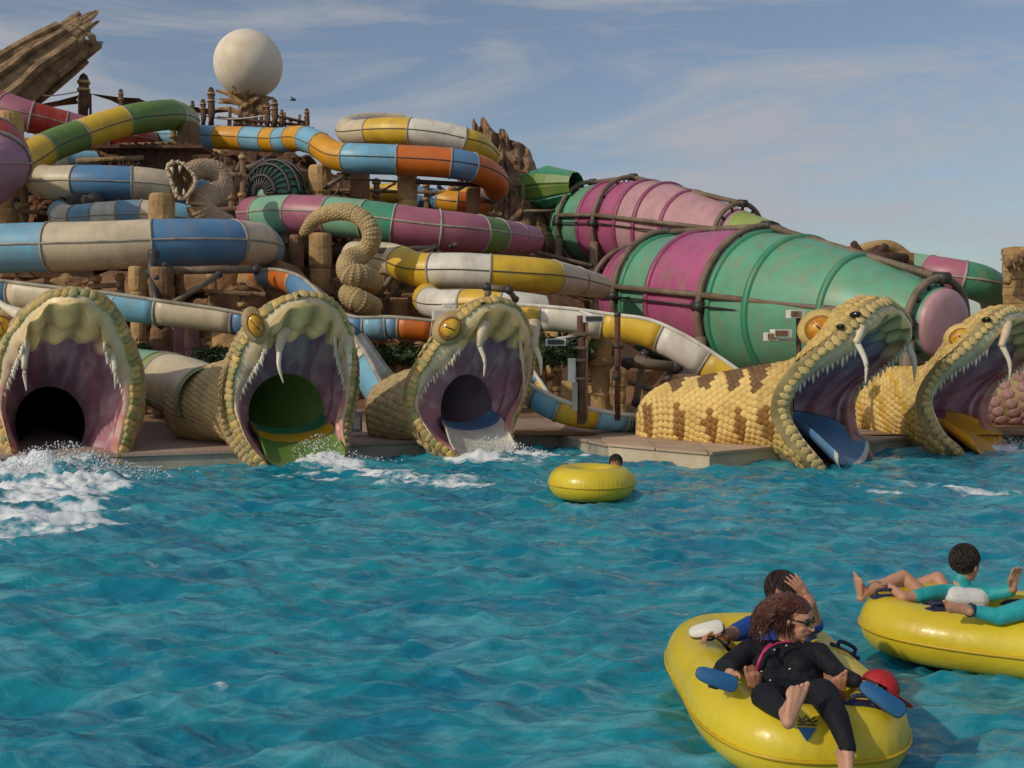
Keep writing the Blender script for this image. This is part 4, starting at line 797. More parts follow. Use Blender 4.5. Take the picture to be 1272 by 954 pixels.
def worm(name, label, ctrl, scale_key, ssize, rows_from=0.0, limit=290, cat_='snake sculpture', base=SKIN):
    P, r, b = path(ctrl, 14); T, S, U = frames(P)
    root = thing(name, label, cat_, P[len(P) // 2] * (1, 1, 0) + (0, 0, P[:, 2].min()))
    V, f = tube(P, r, 26); build('skin', V, f, base, root, col=np.ones((len(V), 3)))
    s = np.concatenate([[0], np.cumsum(np.linalg.norm(np.diff(P, axis=0), axis=1))]); q = ssize; k = 0; cnt = 0; extra = MB()
    tv = np.array([v.co[:] for v in SM[scale_key].vertices]); tf = [tuple(x.vertices) for x in SM[scale_key].polygons]
    while q < s[-1] - ssize * .5:
        i = min(int(np.searchsorted(s, q)), len(P) - 1); m = max(6, int(6.28 * r[i] / (ssize * 1.6)))
        for j in range(m):
            a = (j + .5 * (k % 2)) / m * 6.283; nn = math.cos(a) * S[i] + math.sin(a) * U[i]; p = P[i] + r[i] * nn
            if np.dot(nn, unit(CAM - p)) < -.1: continue
            cnt += 1
            if cnt <= limit: place(SM[scale_key], 'scale', root, p, nn, T[i], ssize * 1.05, ssize, ssize * .9)
            else:
                z = nn; x = T[i]; y = np.cross(z, x); extra.add((tv * ssize) @ np.array((x, y, z)) + p, tf)
        q += ssize * 1.5; k += 1
    if extra.V: extra.out('scale_field', SC[scale_key], root, kind='stuff')
    return root
worm('scaly_snake', 'pink cobbled scaly snake body at the right edge behind the rightmost snake head', [(1180, 505, 21.5, 30), (1225, 500, 21.2, 36), (1265, 490, 21, 42), (1320, 485, 21, 44), (1400, 485, 21.4, 40)], 'pink', .125)
arch = worm('snake_sculpture', 'sandy snake sculpture arching over and coiling down round a pillar', [(376, 290, 25, 4), (382, 284, 24.7, 7), (392, 272, 24.4, 8.5), (412, 264, 24, 10), (436, 264, 23.8, 10.5), (455, 276, 23.7, 11), (462, 296, 23.7, 11.5), (452, 314, 23.9, 12), (434, 324, 23.6, 13), (434, 340, 23.2, 14), (452, 344, 23.4, 14), (462, 352, 24.4, 13), (444, 362, 24.6, 12), (434, 366, 23.4, 13), (446, 374, 23.1, 14), (464, 382, 23.6, 13)], 'sand', .05)
small = worm('snake_sculpture', 'small tan snake sculpture with its mouth open, curled beside the upper blue coil', [(232, 222, 27.0, 9), (240, 212, 27.2, 11), (256, 210, 27.5, 12.5), (272, 216, 27.7, 13), (274, 234, 27.6, 13), (258, 244, 27.2, 14), (248, 256, 27, 16), (262, 272, 27.3, 16), (282, 284, 28, 15), (290, 310, 29, 14)], 'bone', .055)
def small_head():
    c = W(224, 224, 26.7); mm = M('sculpture_bone', (0.60, 0.46, 0.30), .7, (0.40, 0.28, 0.17), 3, .4, 12)
    rimp = [(214, 202), (208, 208), (212, 222), (217, 238), (222, 246), (232, 244), (243, 226), (236, 212), (226, 203)]
    P = cat([W(u, v, 26.4 + .02 * k) for k, (u, v) in enumerate(rimp + [rimp[0]])], 5)[:-1]; bk = W(232, 222, 27.1); m = len(P)
    V = np.concatenate([P, P * .85 + bk * .15 + (P - P.mean(0)) * .18, P * .3 + bk * .7 + (P - P.mean(0)) * .1]); build('head_skin', V, grid_faces(3, m, True), SC['bone'], small)
    V = np.concatenate([P, P * .8 + bk * .2, P * .2 + bk * .8]); build('mouth', V, grid_faces(3, m, True), M('sculpture_mouth', (0.24, 0.15, 0.08), .8, (0.12, 0.07, 0.04), 3), small)
    for k in range(m):
        V, f = bar(P[k], P[(k + 1) % m], .045, 6)
        if k % 3 == 0: V2, f2 = ico(P[k], .07, .2, 1); build('lip_bump', V2, f2, mm, small)
    mb = MB()
    for k in range(m): V, f = bar(P[k], P[(k + 1) % m], .05, 6); mb.add(V, f)
    mb.out('lip', mm, small)
    for u, v, u1, v1 in ((213, 208, 215, 217), (224, 206, 223, 215), (219, 240, 219, 232), (229, 242, 228, 234)): V, f = tube([W(u, v, 26.35), W(u1, v1, 26.35)], [.05, .005], 7); build('fang', V, f, IVORY, small)
small_head()
# ------------------------------------------------------------------ pillars, posts, pipes, lamps, canopies, hedges
pillar(234, 152, 24, 36.5, 'tall brown stone pillar ending between the green tube and the pale blue and orange tube', mat=ROCK)
pillar(201, 241, 29, 26.6, 'golden capped stone pillar passing in front of the lower pale coil', h=.8)
pillar(200, 332, 27, 22.6, 'thick brown stone pillar under the big blue tube, right of its black brace', mat=ROCK, h=.7)
pillar(171, 331, 20, 23.2, 'short golden stone pillar under the middle of the big blue tube', h=.6)
pillar(12, 140, 30, 32, 'golden stone pillar at the far left edge above the big blue tube')
pillar(397, 206, 26, 34, 'golden stone pillar holding the left end of the orange and blue tube')
pillar(447, 213, 24, 35, 'brown stone pillar under the orange and blue tube, third of its row', mat=ROCK)
pillar(506, 215, 24, 34, 'golden stone pillar under the middle of the orange and blue tube')
pillar(588, 232, 17, 34.5, 'thin brown stone pillar near the right bend of the orange and blue tube', mat=ROCK)
pillar(398, 290, 26, 27.5, 'golden stone pillar behind the arching snake sculpture', mat=ROCKL)
pillar(368, 292, 16, 28.5, 'slim brown stone pillar left of the arching snake sculpture', mat=ROCK)
pillar(508, 318, 30, 26.2, 'broad stone pillar under the left end of the upper yellow and cream tube', mat=ROCK, h=.8)
pillar(497, 372, 26, 24.6, 'low brown stone pillar behind the orange and blue trough', mat=ROCK)
pillar(347, 372, 20, 24.4, 'short stone pillar under the hump of the orange and blue trough', mat=ROCK)
pillar(746, 420, 25, 21.8, 'golden stone pillar with a small dark opening under the yellow and white trough', h=.5)
pillar(770, 460, 17, 21.6, 'lower golden stone pillar beside the one with the dark opening', h=.4)
pillar(220, 372, 18, 24, 'pinkish stone pillar just right of the thick brown one under the blue tube', mat=SC['pink'], h=.6)
pillar(238, 405, 16, 21.9, 'pink stub pillar under the open blue and cream trough', mat=SC['pink'], h=.5)
pillar(560, 400, 22, 24.4, 'stub stone pillar behind the eye of the centre snake head', mat=ROCK)
pillar(1262, 385, 34, 22.5, 'brown stone stub at the right edge above the rightmost snake head', mat=ROCK)
for u, vt, vb, wp, lab in ((104, 97, 150, 13, 'tall timber post standing on the rock left of the canopies'), (150, 113, 150, 6, 'short dark timber post between the two canopies'), (262, 112, 160, 9, 'tall collared timber post left of the sphere'),
                           (252, 126, 160, 7, 'shorter timber post beside the tall collared one'), (239, 127, 160, 5, 'thin timber post next to the green tube end'), (341, 126, 160, 8, 'timber post just right of the sphere pedestal'), (332, 130, 160, 6, 'small timber post touching the sphere pedestal'), (350, 138, 160, 5, 'thin low timber post on the ridge right of the pedestal'), (381, 137, 165, 6, 'thin timber post above the pale blue and orange tube bend')):
    post(u, vt, vb, wp, 45, lab)
post(1247, 311, 350, 7, 34, 'timber post against the sky at the far right')
for u0, v0, u1, v1 in ():
    pass
def palisade():
    root = thing('palisade', 'row of small timber stakes and rails on the ridge right of the sphere pedestal', 'fence', W(340, 160, 46))
    rn = random.Random(2)
    for k in range(13):
        u = 283 + k * 8; h = 158 - rn.uniform(8, 26) * (1 if k < 10 else .6); V, f = bar(W(u, 164, 46), W(u + rn.uniform(-3, 3), h, 46), rn.uniform(.06, .12), 7); build('stake', V, f, WOOD, root)
    for u0, v0, u1, v1 in ((270, 146, 380, 156), (320, 138, 378, 152), (290, 156, 390, 160)):
        V, f = bar(W(u0, v0, 45.9), W(u1, v1, 45.9), .07, 6); build('rail', V, f, WOODD, root)
palisade()
def canopy(label, pts, d):
    root = thing('shade_canopy', label, 'canopy', W(pts[0][0], 150, d)); C = [W(u, v, d + k * .8) for k, (u, v) in enumerate(pts)]; c = np.mean(C, 0) - (0, 0, .05); V = []; n = len(C)
    for p in C: V.append(p)
    for k in range(n): V.append((C[k] + C[(k + 1) % n]) / 2 * .8 + c * .2)
    V.append(c); V2 = [v - np.array((0, 0, .03)) for v in V]; f = []
    for k in range(n): f += [(k, n + k, 2 * n), (k, 2 * n, n + (k - 1) % n)]
    o = len(V); f += [tuple(o + x for x in q[::-1]) for q in f]; build('canvas', V + V2, f, CANVAS, root, False)
    for p in C[:3]: V, f = bar(p, (p[0], p[1], p[2] - 1.6), .06, 6); build('mast', V, f, WOODD, root)
canopy('brown canvas shade sail left of the tall timber post', [(46, 130), (98, 118), (100, 128), (60, 133)], 46)
canopy('brown canvas shade sail right of the tall timber post', [(112, 116), (172, 122), (205, 131), (150, 130)], 46)
canopy('small dark canvas shade sail on the ridge left of the sphere', [(214, 128), (286, 138), (262, 142), (230, 138)], 47)
def cable(label, p, q, r=.03, sag=.4):
    P, Q = W(*p), W(*q); C = cat([P, (P + Q) / 2 - (0, 0, sag), Q], 10); V, f = tube(C, r, 6); o = build('cable', V, f, WHITE); tag(o, label, 'cable'); return o
cable('thin pale guy cable from the giant log to the timber post', (0, 100, 43), (104, 113, 45))
cable('thin dark cable stretched from the green tube to the ridge post', (206, 130, 45), (345, 142, 45.5))
def thatch():
    root = thing('timber_hut', 'dark plank hut wall with a pale beam behind the upper blue coil', 'hut', W(190, 240, 35))
    for k in range(22):
        u = 148 + k * 4.2; V, f = box(W(u, 198 + (k * 7) % 5, 34.8 + (k % 3) * .03), (.105, .06, 1.15)); build('plank', V, f, WOODD, root, False)
    V, f = bar(W(95, 200, 34.5), W(178, 196, 34.5), .09, 8); build('beam', V, f, BARK, root)
    V, f = box(W(192, 186, 35), (3.6, 1.2, .1)); build('roof', V, f, WOODD, root, False)
thatch()
def brace(label, segs, mat=DPIPE, name='steel_support'):
    a = segs[0]; root = thing(name, label, 'support', W(a[0], a[1], a[2]) * (1, 1, 0) + (0, 0, .3))
    for (u0, v0, d0, u1, v1, d1, r) in segs:
        p, q = W(u0, v0, d0), W(u1, v1, d1); V, f = bar(p, q, r, 9); build('strut', V, f, mat, root)
        for e in (p, q): V, f = ico(e, r * 1.5, .05, 1); build('joint', V, f, DPIPE, root)
brace('black steel brace hanging below the big blue tube', [(191, 316, 23.2, 188, 340, 22.6, .10), (188, 340, 22.5, 200, 404, 22.0, .07), (195, 345, 22.4, 205, 330, 23.0, .06)])
brace('pale horizontal pipe and strut right of the thick brown pillar', [(210, 336, 23.6, 318, 335, 24.2, .09), (213, 378, 22.4, 272, 341, 23.6, .07)], PIPE)
brace('steel braces left of the yellow and cream tube beside the coiled snake', [(468, 370, 24.8, 502, 322, 25.2, .07), (468, 378, 24.8, 500, 356, 25.2, .05), (452, 312, 24.8, 540, 308, 25.6, .07), (500, 322, 25.1, 540, 308, 25.5, .05)], PIPE)
brace('thin timber struts under the orange and blue tube', [(405, 232, 33, 432, 216, 33.4, .07), (418, 240, 33, 426, 216, 33.4, .04), (430, 222, 34, 540, 228, 34.3, .04), (470, 240, 35, 490, 228, 35, .04)], PIPE)
brace('weathered poles beside the green lattice funnel', [(291, 215, 33, 290, 262, 33, .09), (284, 235, 35, 303, 192, 35.3, .07), (303, 212, 34, 330, 200, 34.4, .12)], PIPE)
brace('dark lattice of struts under the right end of the orange and blue tube', [(540, 252, 36, 588, 225, 36.5, .06), (545, 232, 36, 590, 262, 36.5, .06), (430, 205, 39, 470, 245, 39, .05), (520, 226, 33.4, 600, 230, 34, .08)])
brace('steel legs under the upper blue coils on the left', [(60, 300, 30, 78, 245, 30.5, .09), (40, 296, 31, 20, 250, 31.5, .09), (96, 252, 30, 118, 252, 30, .22), (118, 300, 31, 120, 255, 31, .12)], PIPE)
brace('crossed grey pipes and wheel frame under the front funnel', [(780, 450, 22.5, 840, 456, 22.8, .12), (790, 500, 22.5, 800, 440, 23, .08), (812, 500, 22.5, 840, 450, 23, .08), (770, 470, 23, 850, 500, 23, .06)], PIPE)
brace('steel frame above the centre snake head', [(605, 357, 20.5, 632, 360, 20.5, .07), (606, 357, 20.5, 606, 372, 20.5, .07), (632, 360, 20.5, 640, 372, 20.8, .06)], PIPE)
def timber_frame(label, d, posts, beams):
    root = thing('timber_scaffold', label, 'frame', W(posts[0][0], posts[0][2], d))
    for u, v0, v1, r in posts:
        p, q = W(u, v1, d), W(u + 1.5, v0, d + .1); V, f = tube([p, p * .5 + q * .5 + (.04, 0, 0), q], [r * 1.1, r, r * .85], 9); b_ = build('post', V, f, WOODD if int(u) % 2 else WOOD, root, smooth=False)
        for s in (.25, .6, .92): m_ = p + (q - p) * s; V, f = bar(m_ - (0, 0, .06), m_ + (0, 0, .06), r * 1.35, 9); build('rope_binding', V, f, ROCKL, b_)
    for u0, v0, u1, v1, r in beams: V, f = bar(W(u0, v0, d - .15), W(u1, v1, d - .1), r, 8); build('beam', V, f, WOOD, root, smooth=False)
timber_frame('timber frame of posts and rails between the upper blue coil and the lattice funnel', 31.5, [(262, 200, 300, .13), (286, 210, 300, .11), (300, 190, 260, .09)], [(255, 222, 300, 216, .07), (258, 262, 305, 258, .08)])
timber_frame('timber frame below the orange and blue tube behind the mint and rose tube', 36, [(420, 215, 270, .11), (466, 222, 275, .12), (528, 226, 280, .10), (560, 230, 285, .11)], [(412, 236, 570, 240, .06), (416, 252, 480, 250, .05)])
timber_frame('timber frame at the left between the upper blue coils and the big blue tube', 31, [(28, 225, 300, .12), (66, 255, 305, .12), (104, 282, 320, .11)], [(18, 262, 110, 268, .07), (24, 284, 100, 280, .06)])
timber_frame('timber frame on the rocks behind the open blue and cream trough', 24.3, [(118, 342, 392, .10), (148, 340, 400, .09), (262, 338, 400, .11), (300, 352, 420, .10)], [(110, 356, 150, 354, .06), (255, 362, 330, 366, .06)])
timber_frame('timber frame right of the coiled snake sculpture below the yellow tubes', 25.3, [(476, 330, 420, .12), (540, 362, 430, .11), (612, 360, 440, .11), (652, 352, 430, .10)], [(470, 366, 560, 368, .06), (600, 374, 660, 372, .06)])
timber_frame('timber frame behind the hedges between the snake heads', 23.6, [(452, 420, 470, .09), (486, 425, 475, .10), (520, 424, 476, .09), (672, 440, 500, .09), (690, 430, 500, .1)], [(446, 436, 530, 438, .05), (664, 452, 700, 450, .05)])
timber_frame('timber frame high on the ridge under the green and yellow slide', 38, [(70, 150, 200, .12), (118, 176, 210, .12), (160, 180, 215, .11), (214, 150, 200, .12)], [(60, 182, 220, 178, .07), (66, 196, 170, 198, .06)])
def equipment_pole():
    d = 17.9; root = thing('equipment_pole', 'brown wooden pole with white boxes standing on the deck right of the centre snake head', 'pole', W(722, 524, d))
    V, f = bar(W(722, 527, d), W(722, 392, d), .075, 10); build('pole', V, f, WOODD, root)
    V, f = bar(W(728, 524, d), W(728, 400, d), .035, 8); build('pole', V, f, WOOD, root)
    for v in (415, 432, 447, 470): V, f = box(W(719, v, d - .02), (.22, .16, .05)); build('bracket', V, f, PIPE, root, False)
    V, f = box(W(710, 460, d - .05), (.13, .14, .42)); build('control_box', V, f, WHITE, root, False)
    V, f = box(W(714, 492, d - .05), (.09, .1, .5)); build('control_box', V, f, GREY, root, False)
    for u, v, s in ((690, 425, -1), (737, 396, 1)):
        V, f = box(W(u, v, d - .3), (.34, .26, .12)); b = build('floodlight', V, f, WHITE, root, False)
        V, f = box(W(u, v, d - .3) - (0, .14, 0), (.28, .02, .08)); build('lens', V, f, DPIPE, b, False)
        V, f = bar(W(u, v - 4, d - .25), W(721, v - 9, d), .025, 6); build('arm', V, f, WHITE, root)
    for v0, du in ((418, 22), (425, 14), (428, 30)): V, f = bar(W(722, v0, d), W(722 - du, v0 + 3, d - .1), .02, 6); build('wire', V, f, DPIPE, root)
equipment_pole()
def slim_pole():
    d = 18.6; root = thing('slim_pole', 'slim brown pole in front of the yellow and white trough', 'pole', W(767, 500, d))
    V, f = bar(W(767, 522, d), W(767, 392, d), .055, 10); build('pole', V, f, WOODD, root); V, f = ico(W(767, 391, d), .075, 0, 1); build('cap', V, f, DPIPE, root)
    for v in (430, 470): V, f = bar(W(767, v, d) - (0, 0, .03), W(767, v, d) + (0, 0, .03), .075, 10); build('clamp', V, f, DPIPE, root)
slim_pole()
def lamps(u, v, d, label):
    root = thing('floodlight_pole', label, 'floodlight', W(u + 22, v + 60, d)); V, f = bar(W(u + 22, v + 110, d), W(u + 22, v - 26, d), .045, 8); build('pole', V, f, WOODD, root)
    for du, dv, w_ in ((0, 0, .32), (-12, 4, .2), (18, -24, .26)):
        V, f = box(W(u + du, v + dv, d - .1), (w_, .2, .14), .2); b = build('lamp_head', V, f, WHITE, root, False); V, f = box(W(u + du, v + dv, d - .1) - (.02, .11, 0), (w_ * .7, .02, .09), .2); build('lens', V, f, WOOD, b, False)
    V, f = bar(W(u - 14, v + 9, d - .1), W(u + 22, v + 8, d), .025, 6); build('arm', V, f, WHITE, root)
lamps(970, 414, 17.9, 'white floodlights on a pole just left of the eye of the largest snake head')
def box_post():
    root = thing('utility_box', 'small grey utility box on the deck left of the centre snake head', 'box', W(443, 534, 18.3)); V, f = box(W(443, 524, 18.3), (.17, .2, .36)); build('housing', V, f, GREY, root, False)
    V, f = box(W(443, 511, 18.3), (.2, .23, .04)); build('lid', V, f, WHITE, root, False); V, f = box(W(443, 526, 18.18), (.12, .02, .2)); build('door_panel', V, f, WHITE, root, False)
box_post()
def lamp2():
    root = thing('security_camera', 'white camera box on a bracket beside the eye of the centre snake head', 'camera', W(552, 400, 18.6)); V, f = box(W(548, 392, 18.5), (.3, .2, .16), .3); build('housing', V, f, WHITE, root, False)
    V, f = bar(W(552, 392, 18.6), W(556, 420, 18.7), .04, 8); build('bracket', V, f, GREY, root); V, f = box(W(556, 380, 18.6), (.18, .16, .07), .3); build('hood', V, f, WHITE, root, False)
lamp2()
def hedge(label, u0, u1, v, d, h, n):
    root = thing('hedge', label, 'hedge', W((u0 + u1) / 2, v, d)); rn = np.random.RandomState(int(u0)); V = []; Fc = []
    a, b = W(u0, v, d), W(u1, v, d)
    for k in range(n):
        t = rn.rand(); p = a + (b - a) * t + rn.normal(0, 1, 3) * (.1, .35, h * .33) * (1 - .3 * abs(t - .5)); q = rn.normal(0, 1, (3, 3)) * .055; V += [p + q[0], p + q[1], p + q[2]]; Fc.append((3 * k, 3 * k + 1, 3 * k + 2))
    build('foliage', V, Fc, LEAF, root, False, kind='stuff')
    for k in range(8): m = a + (b - a) * (k + .5) / 8; Vv, f = bar(m - (0, 0, h), m + (0, 0, h * .2), .03, 5); build('stem', Vv, f, WOODD, root)
hedge('strip of dark green hedge behind the buff tube on the left', 246, 300, 446, 22.2, .28, 2600)
hedge('strip of dark green hedge between the second and centre snake heads', 445, 545, 442, 22.6, .25, 3400)
hedge('dark green hedge behind the equipment pole', 664, 730, 436, 21.5, .34, 3400)
hedge('dark hedge left of the snake heads behind the leftmost one', 150, 175, 440, 22, .3, 1200)
def far_hut():
    d = 30; root = thing('ruined_tower', 'golden stone ruin with log roof ends at the right edge against the sky', 'ruin', W(1270, 400, d))
    rn = random.Random(5)
    for i in range(9):
        for k in range(5):
            V, f = box(W(1258 + k * 14, 392 - i * 10, d + .1 * rn.random()), (.33, .5, .225), .1 * rn.random()); build('stone', V, f, ROCKL, root, False)
    for k in range(5): V, f = bar(W(1252 + k * 9, 330 - k * 6, d - .8), W(1258 + k * 9, 316 - k * 5, d + 1), .09, 8); build('log_end', V, f, WOOD, root)
    V, f = tube(cat([W(1250, 352, d - .6), W(1262, 328, d - .5), W(1290, 315, d - .4), W(1320, 312, d - .4)], 6), .11, 8); build('roof_edge', V, f, ROCKL, root)
far_hut()
def log_hut():
    d = 30.2; root = thing('log_roof', 'little roof of brown logs above the right end of the front funnel', 'roof', W(1095, 330, d))
    for u0, v0, u1, v1, r in ((1060, 302, 1072, 318, .1), (1080, 322, 1100, 306, .12), (1068, 320, 1092, 308, .1), (1058, 316, 1126, 322, .16)): V, f = bar(W(u0, v0, d - .3), W(u1, v1, d), r, 8); build('log', V, f, WOODD, root)
    V, f = tube(cat([W(1052, 326, d), W(1075, 310, d + .2), W(1105, 307, d + .4), W(1128, 322, d + .5)], 6), .2, 10); build('thatch_edge', V, f, ROCKL, root)
    V, f = box(W(1100, 330, d + .6), (1.4, .8, .7)); build('wall', V, f, ROCK, root, False)
log_hut()
def canvas_bits():
    root = thing('bird', 'small dark bird flying in the sky right of the sphere', 'bird', W(364, 124, 40)); V, f = ball(W(364, 124, 40), (.13, .05, .045), 10, 8); build('body', V, f, DPIPE, root)
    for s in (-1, 1): V = [W(364, 124, 40) + np.array(q) for q in ((0, 0, .02), (.09, 0, .02), (.02 + .06 * s, .25 * s, .09), (-.05, .2 * s, .07))]; build('wing', V, [(0, 1, 2, 3)], DPIPE, root, False)
canvas_bits()
for i, (u, v, d, rp, c) in enumerate(((300, 300, 29.5, 9, 'stone'),)): pass
brace('narrow light beams across the rock under the mint and rose tube', [(560, 306, 27.5, 640, 272, 33, .05), (610, 300, 33, 735, 330, 31, .06)], PIPE)
# splashes of thrown water at the snake mouths
SPRAY = M('white_spray', (0.80, 0.84, 0.86), .4, (0.70, 0.76, 0.80), 6)
def splash(label, u, v, n, sx, sy, h, seed):
    rn = np.random.RandomState(seed); c = W(u, v, ground_d(v)); V = []; Fc = []; base = np.array([(1, 0, 0), (-1, 0, 0), (0, 1, 0), (0, -1, 0), (0, 0, 1), (0, 0, -1)], float); of = [(0, 2, 4), (2, 1, 4), (1, 3, 4), (3, 0, 4), (2, 0, 5), (1, 2, 5), (3, 1, 5), (0, 3, 5)]
    for k in range(n):
        a = rn.normal(0, 1, 2) * (sx, sy); hh = h * rn.rand() ** 2.2 * math.exp(-(a[0] / sx) ** 2 * .5 - (a[1] / sy) ** 2 * .3) * 1.6; r = .004 + .012 * rn.rand() ** 3
        b = len(V); V += list(base * r * (1, 1, 1.3) + c + (a[0], a[1], hh + .02)); Fc += [tuple(b + x for x in q) for q in of]
    o = build('splash', V, Fc, SPRAY, kind='stuff'); tag(o, label, 'splash')
splash('white spray thrown up in front of the leftmost snake mouth', 75, 590, 5500, .62, .35, .30, 1)
splash('white spray below the second snake mouth', 398, 572, 2800, .38, .22, .26, 2)
splash('white spray below the centre snake mouth', 612, 564, 2400, .42, .22, .20, 3)
splash('white spray below the rightmost snake mouth', 1240, 554, 1600, .5, .2, .14, 4)
# ------------------------------------------------------------------ inflatable tubes
YEL = M('yellow_vinyl', (0.68, 0.53, 0.022), .36, (0.58, 0.42, 0.016), 1.6, .25, 4.5, coat=.2, spec=.5)
YELS = M('yellow_weld', (0.62, 0.42, 0.01), .4, (0.5, 0.32, 0.01), 3)
NAVY = M('navy_strap', (0.015, 0.02, 0.075), .6, (0.01, 0.012, 0.04), 6)
NAVYF = M('navy_floor', (0.03, 0.03, 0.09), .6, (0.02, 0.02, 0.06), 3)
BLUEP = M('blue_print', (0.02, 0.14, 0.34), .35)
def ring_mesh(cx, cy, rot, hl, hw, r, z, n=240, m=32, waist=0.0, pinch=True, sup=3.0):
    """closed tube whose centre line is a rounded oblong"""
    t = np.linspace(0, 2 * math.pi, n, endpoint=False); c, s = np.cos(t), np.sin(t)
    x = (hl - r) * np.sign(c) * np.abs(c) ** (2 / sup); y = (hw - r) * np.sign(s) * np.abs(s) ** (2 / sup)
    for _ in range(2): x = (np.roll(x, 1) + 2 * x + np.roll(x, -1)) / 4; y = (np.roll(y, 1) + 2 * y + np.roll(y, -1)) / 4
    y = y * (1 - waist * np.exp(-(x / (.25 * hl)) ** 2)); P = np.stack([x, y, x * 0 + z], -1); T = unit(np.roll(P, -1, 0) - np.roll(P, 1, 0)); O = np.stack([T[:, 1], -T[:, 0], T[:, 0] * 0], -1)
    a = np.linspace(0, 2 * math.pi, m, endpoint=False); k = np.arange(n)
    rr = r * (1 + .010 * np.sin(k * 2 * math.pi * 58 / n + 1.3 * np.sin(k * .11))[:, None] * np.exp(-(np.minimum(a, 2 * math.pi - a) / .34) ** 2)[None, :] * (1 if pinch else 0) + .02 * fbm(np.stack([np.cos(t) * 2, np.sin(t) * 2, t * 0], -1), 2)[:, None])
    V = P[:, None] + rr[..., None] * (np.cos(a)[None, :, None] * O[:, None] + np.sin(a)[None, :, None] * np.array((0, 0, 1.0)))
    cr, sr = math.cos(rot), math.sin(rot); RM = np.array(((cr, sr, 0), (-sr, cr, 0), (0, 0, 1)))
    f = []
    for i in range(n):
        for j in range(m): f.append((i * m + j, ((i + 1) % n) * m + j, ((i + 1) % n) * m + (j + 1) % m, i * m + (j + 1) % m))
    return (V.reshape(-1, 3) @ RM) + (cx, cy, 0), f, (P @ RM) + (cx, cy, 0), O @ RM
def raft(label, cx, cy, rot, hl, hw, r=.2, z=.13, double=True, group=None):
    root = thing('inflatable_tube', label, 'swim ring', (cx, cy, -.05), group)
    V, f, P, O = ring_mesh(cx, cy, rot, hl, hw, r, z, waist=.04 if double else 0, sup=3.2 if double else 2.0); build('ring', V, f, YEL, root)
    # welded seam running round the outside
    for q, zz in ((1.0, -.01), (1.0, -.02)):
        n = len(P); C = P + O * (r * .99) + (0, 0, zz); mb = []
        for dz, e in ((-.008, 0), (-.008, .012), (.008, .012), (.008, 0)): mb.append(C + O * e + (0, 0, dz))
        Vs = np.stack(mb, 1).reshape(-1, 3); fs = [((i * 4 + j), ((i + 1) % n) * 4 + j, ((i + 1) % n) * 4 + (j + 1) % 4, i * 4 + (j + 1) % 4) for i in range(n) for j in range(4)]
        build('weld_seam', Vs, fs, YELS, root); break
    cr, sr = math.cos(rot), math.sin(rot); ax = np.array((cr, sr, 0)); ay = np.array((-sr, cr, 0)); c0 = np.array((cx, cy, 0))
    if double:
        C = cat([c0 + ay * (hw - r) * q + (0, 0, z - .02 + .02 * abs(q)) for q in (-.95, -.5, 0, .5, .95)], 6); V, f = tube(C, r * .72, 22); build('cross_tube', V, f, YEL, root)
    N_ = 40; t = np.linspace(0, 2 * math.pi, N_, endpoint=False); V = [c0 + ax * (hl - r) * 1.0 * math.cos(q) + ay * (hw - r) * 1.0 * math.sin(q) + (0, 0, .0) for q in t]; V2 = [v - (0, 0, .04) for v in V]
    f = [tuple(range(N_)), tuple(range(N_, 2 * N_))[::-1]] + [(i, N_ + i, N_ + (i + 1) % N_, (i + 1) % N_) for i in range(N_)]; build('floor_sheet', V + V2, f, NAVYF, root, False)
    return root, ax, ay, c0
def handle(parent, p, nrm, tdir, s=.055, base=True):
    z = unit(nrm); x = unit(np.array(tdir) - np.dot(tdir, z) * z); y = np.cross(z, x); p = np.array(p); C = cat([p - x * s, p - x * s * .9 + z * s * .7, p + x * s * .9 + z * s * .7, p + x * s], 5)
    V, f = tube(C, .011, 8); h = build('handle', V, f, NAVY, parent)
    V = [p + x * a * s * 1.9 + y * b * .03 + z * .006 for a, b in ((-1, 0), (-.5, -1), (.5, -1), (1, 0), (.5, 1), (-.5, 1))]; V += [v - z * .02 for v in V]
    build('patch', V, [tuple(range(6)), tuple(range(6, 12))[::-1]] + [(i, (i + 1) % 6, 6 + (i + 1) % 6, 6 + i) for i in range(6)], NAVY, h, False)
t1, ax, ay, c0 = raft('large yellow double tube nearest the viewer, carrying the woman in black', 1.375, 5.30, R(91), .96, .51, r=.175, z=.10)
HT1 = [(1050, 808), (1072, 874), (893, 795)]
from mathutils.bvhtree import BVHTree
def ray_hit(root, u, v):
    me = [c for c in root.children if c.name.startswith('ring')][0].data
    if not hasattr(ray_hit, 'cache'): ray_hit.cache = {}
    if root.name not in ray_hit.cache: ray_hit.cache[root.name] = BVHTree.FromPolygons([q.co[:] for q in me.vertices], [tuple(q.vertices) for q in me.polygons])
    ray = unit(W(u, v, 10) - CAM); loc, nn, k, d_ = ray_hit.cache[root.name].ray_cast(Vector(CAM), Vector(ray)); loc = np.array(loc if loc is not None else CAM + ray * 5); nn = np.array(nn if nn is not None else (0, 0, 1)); return loc, nn * (1 if nn @ ray < 0 else -1)
for u, v in HT1:
    q, nn = ray_hit(t1, u, v); handle(t1, q, nn, (1, 0, 0), .048)
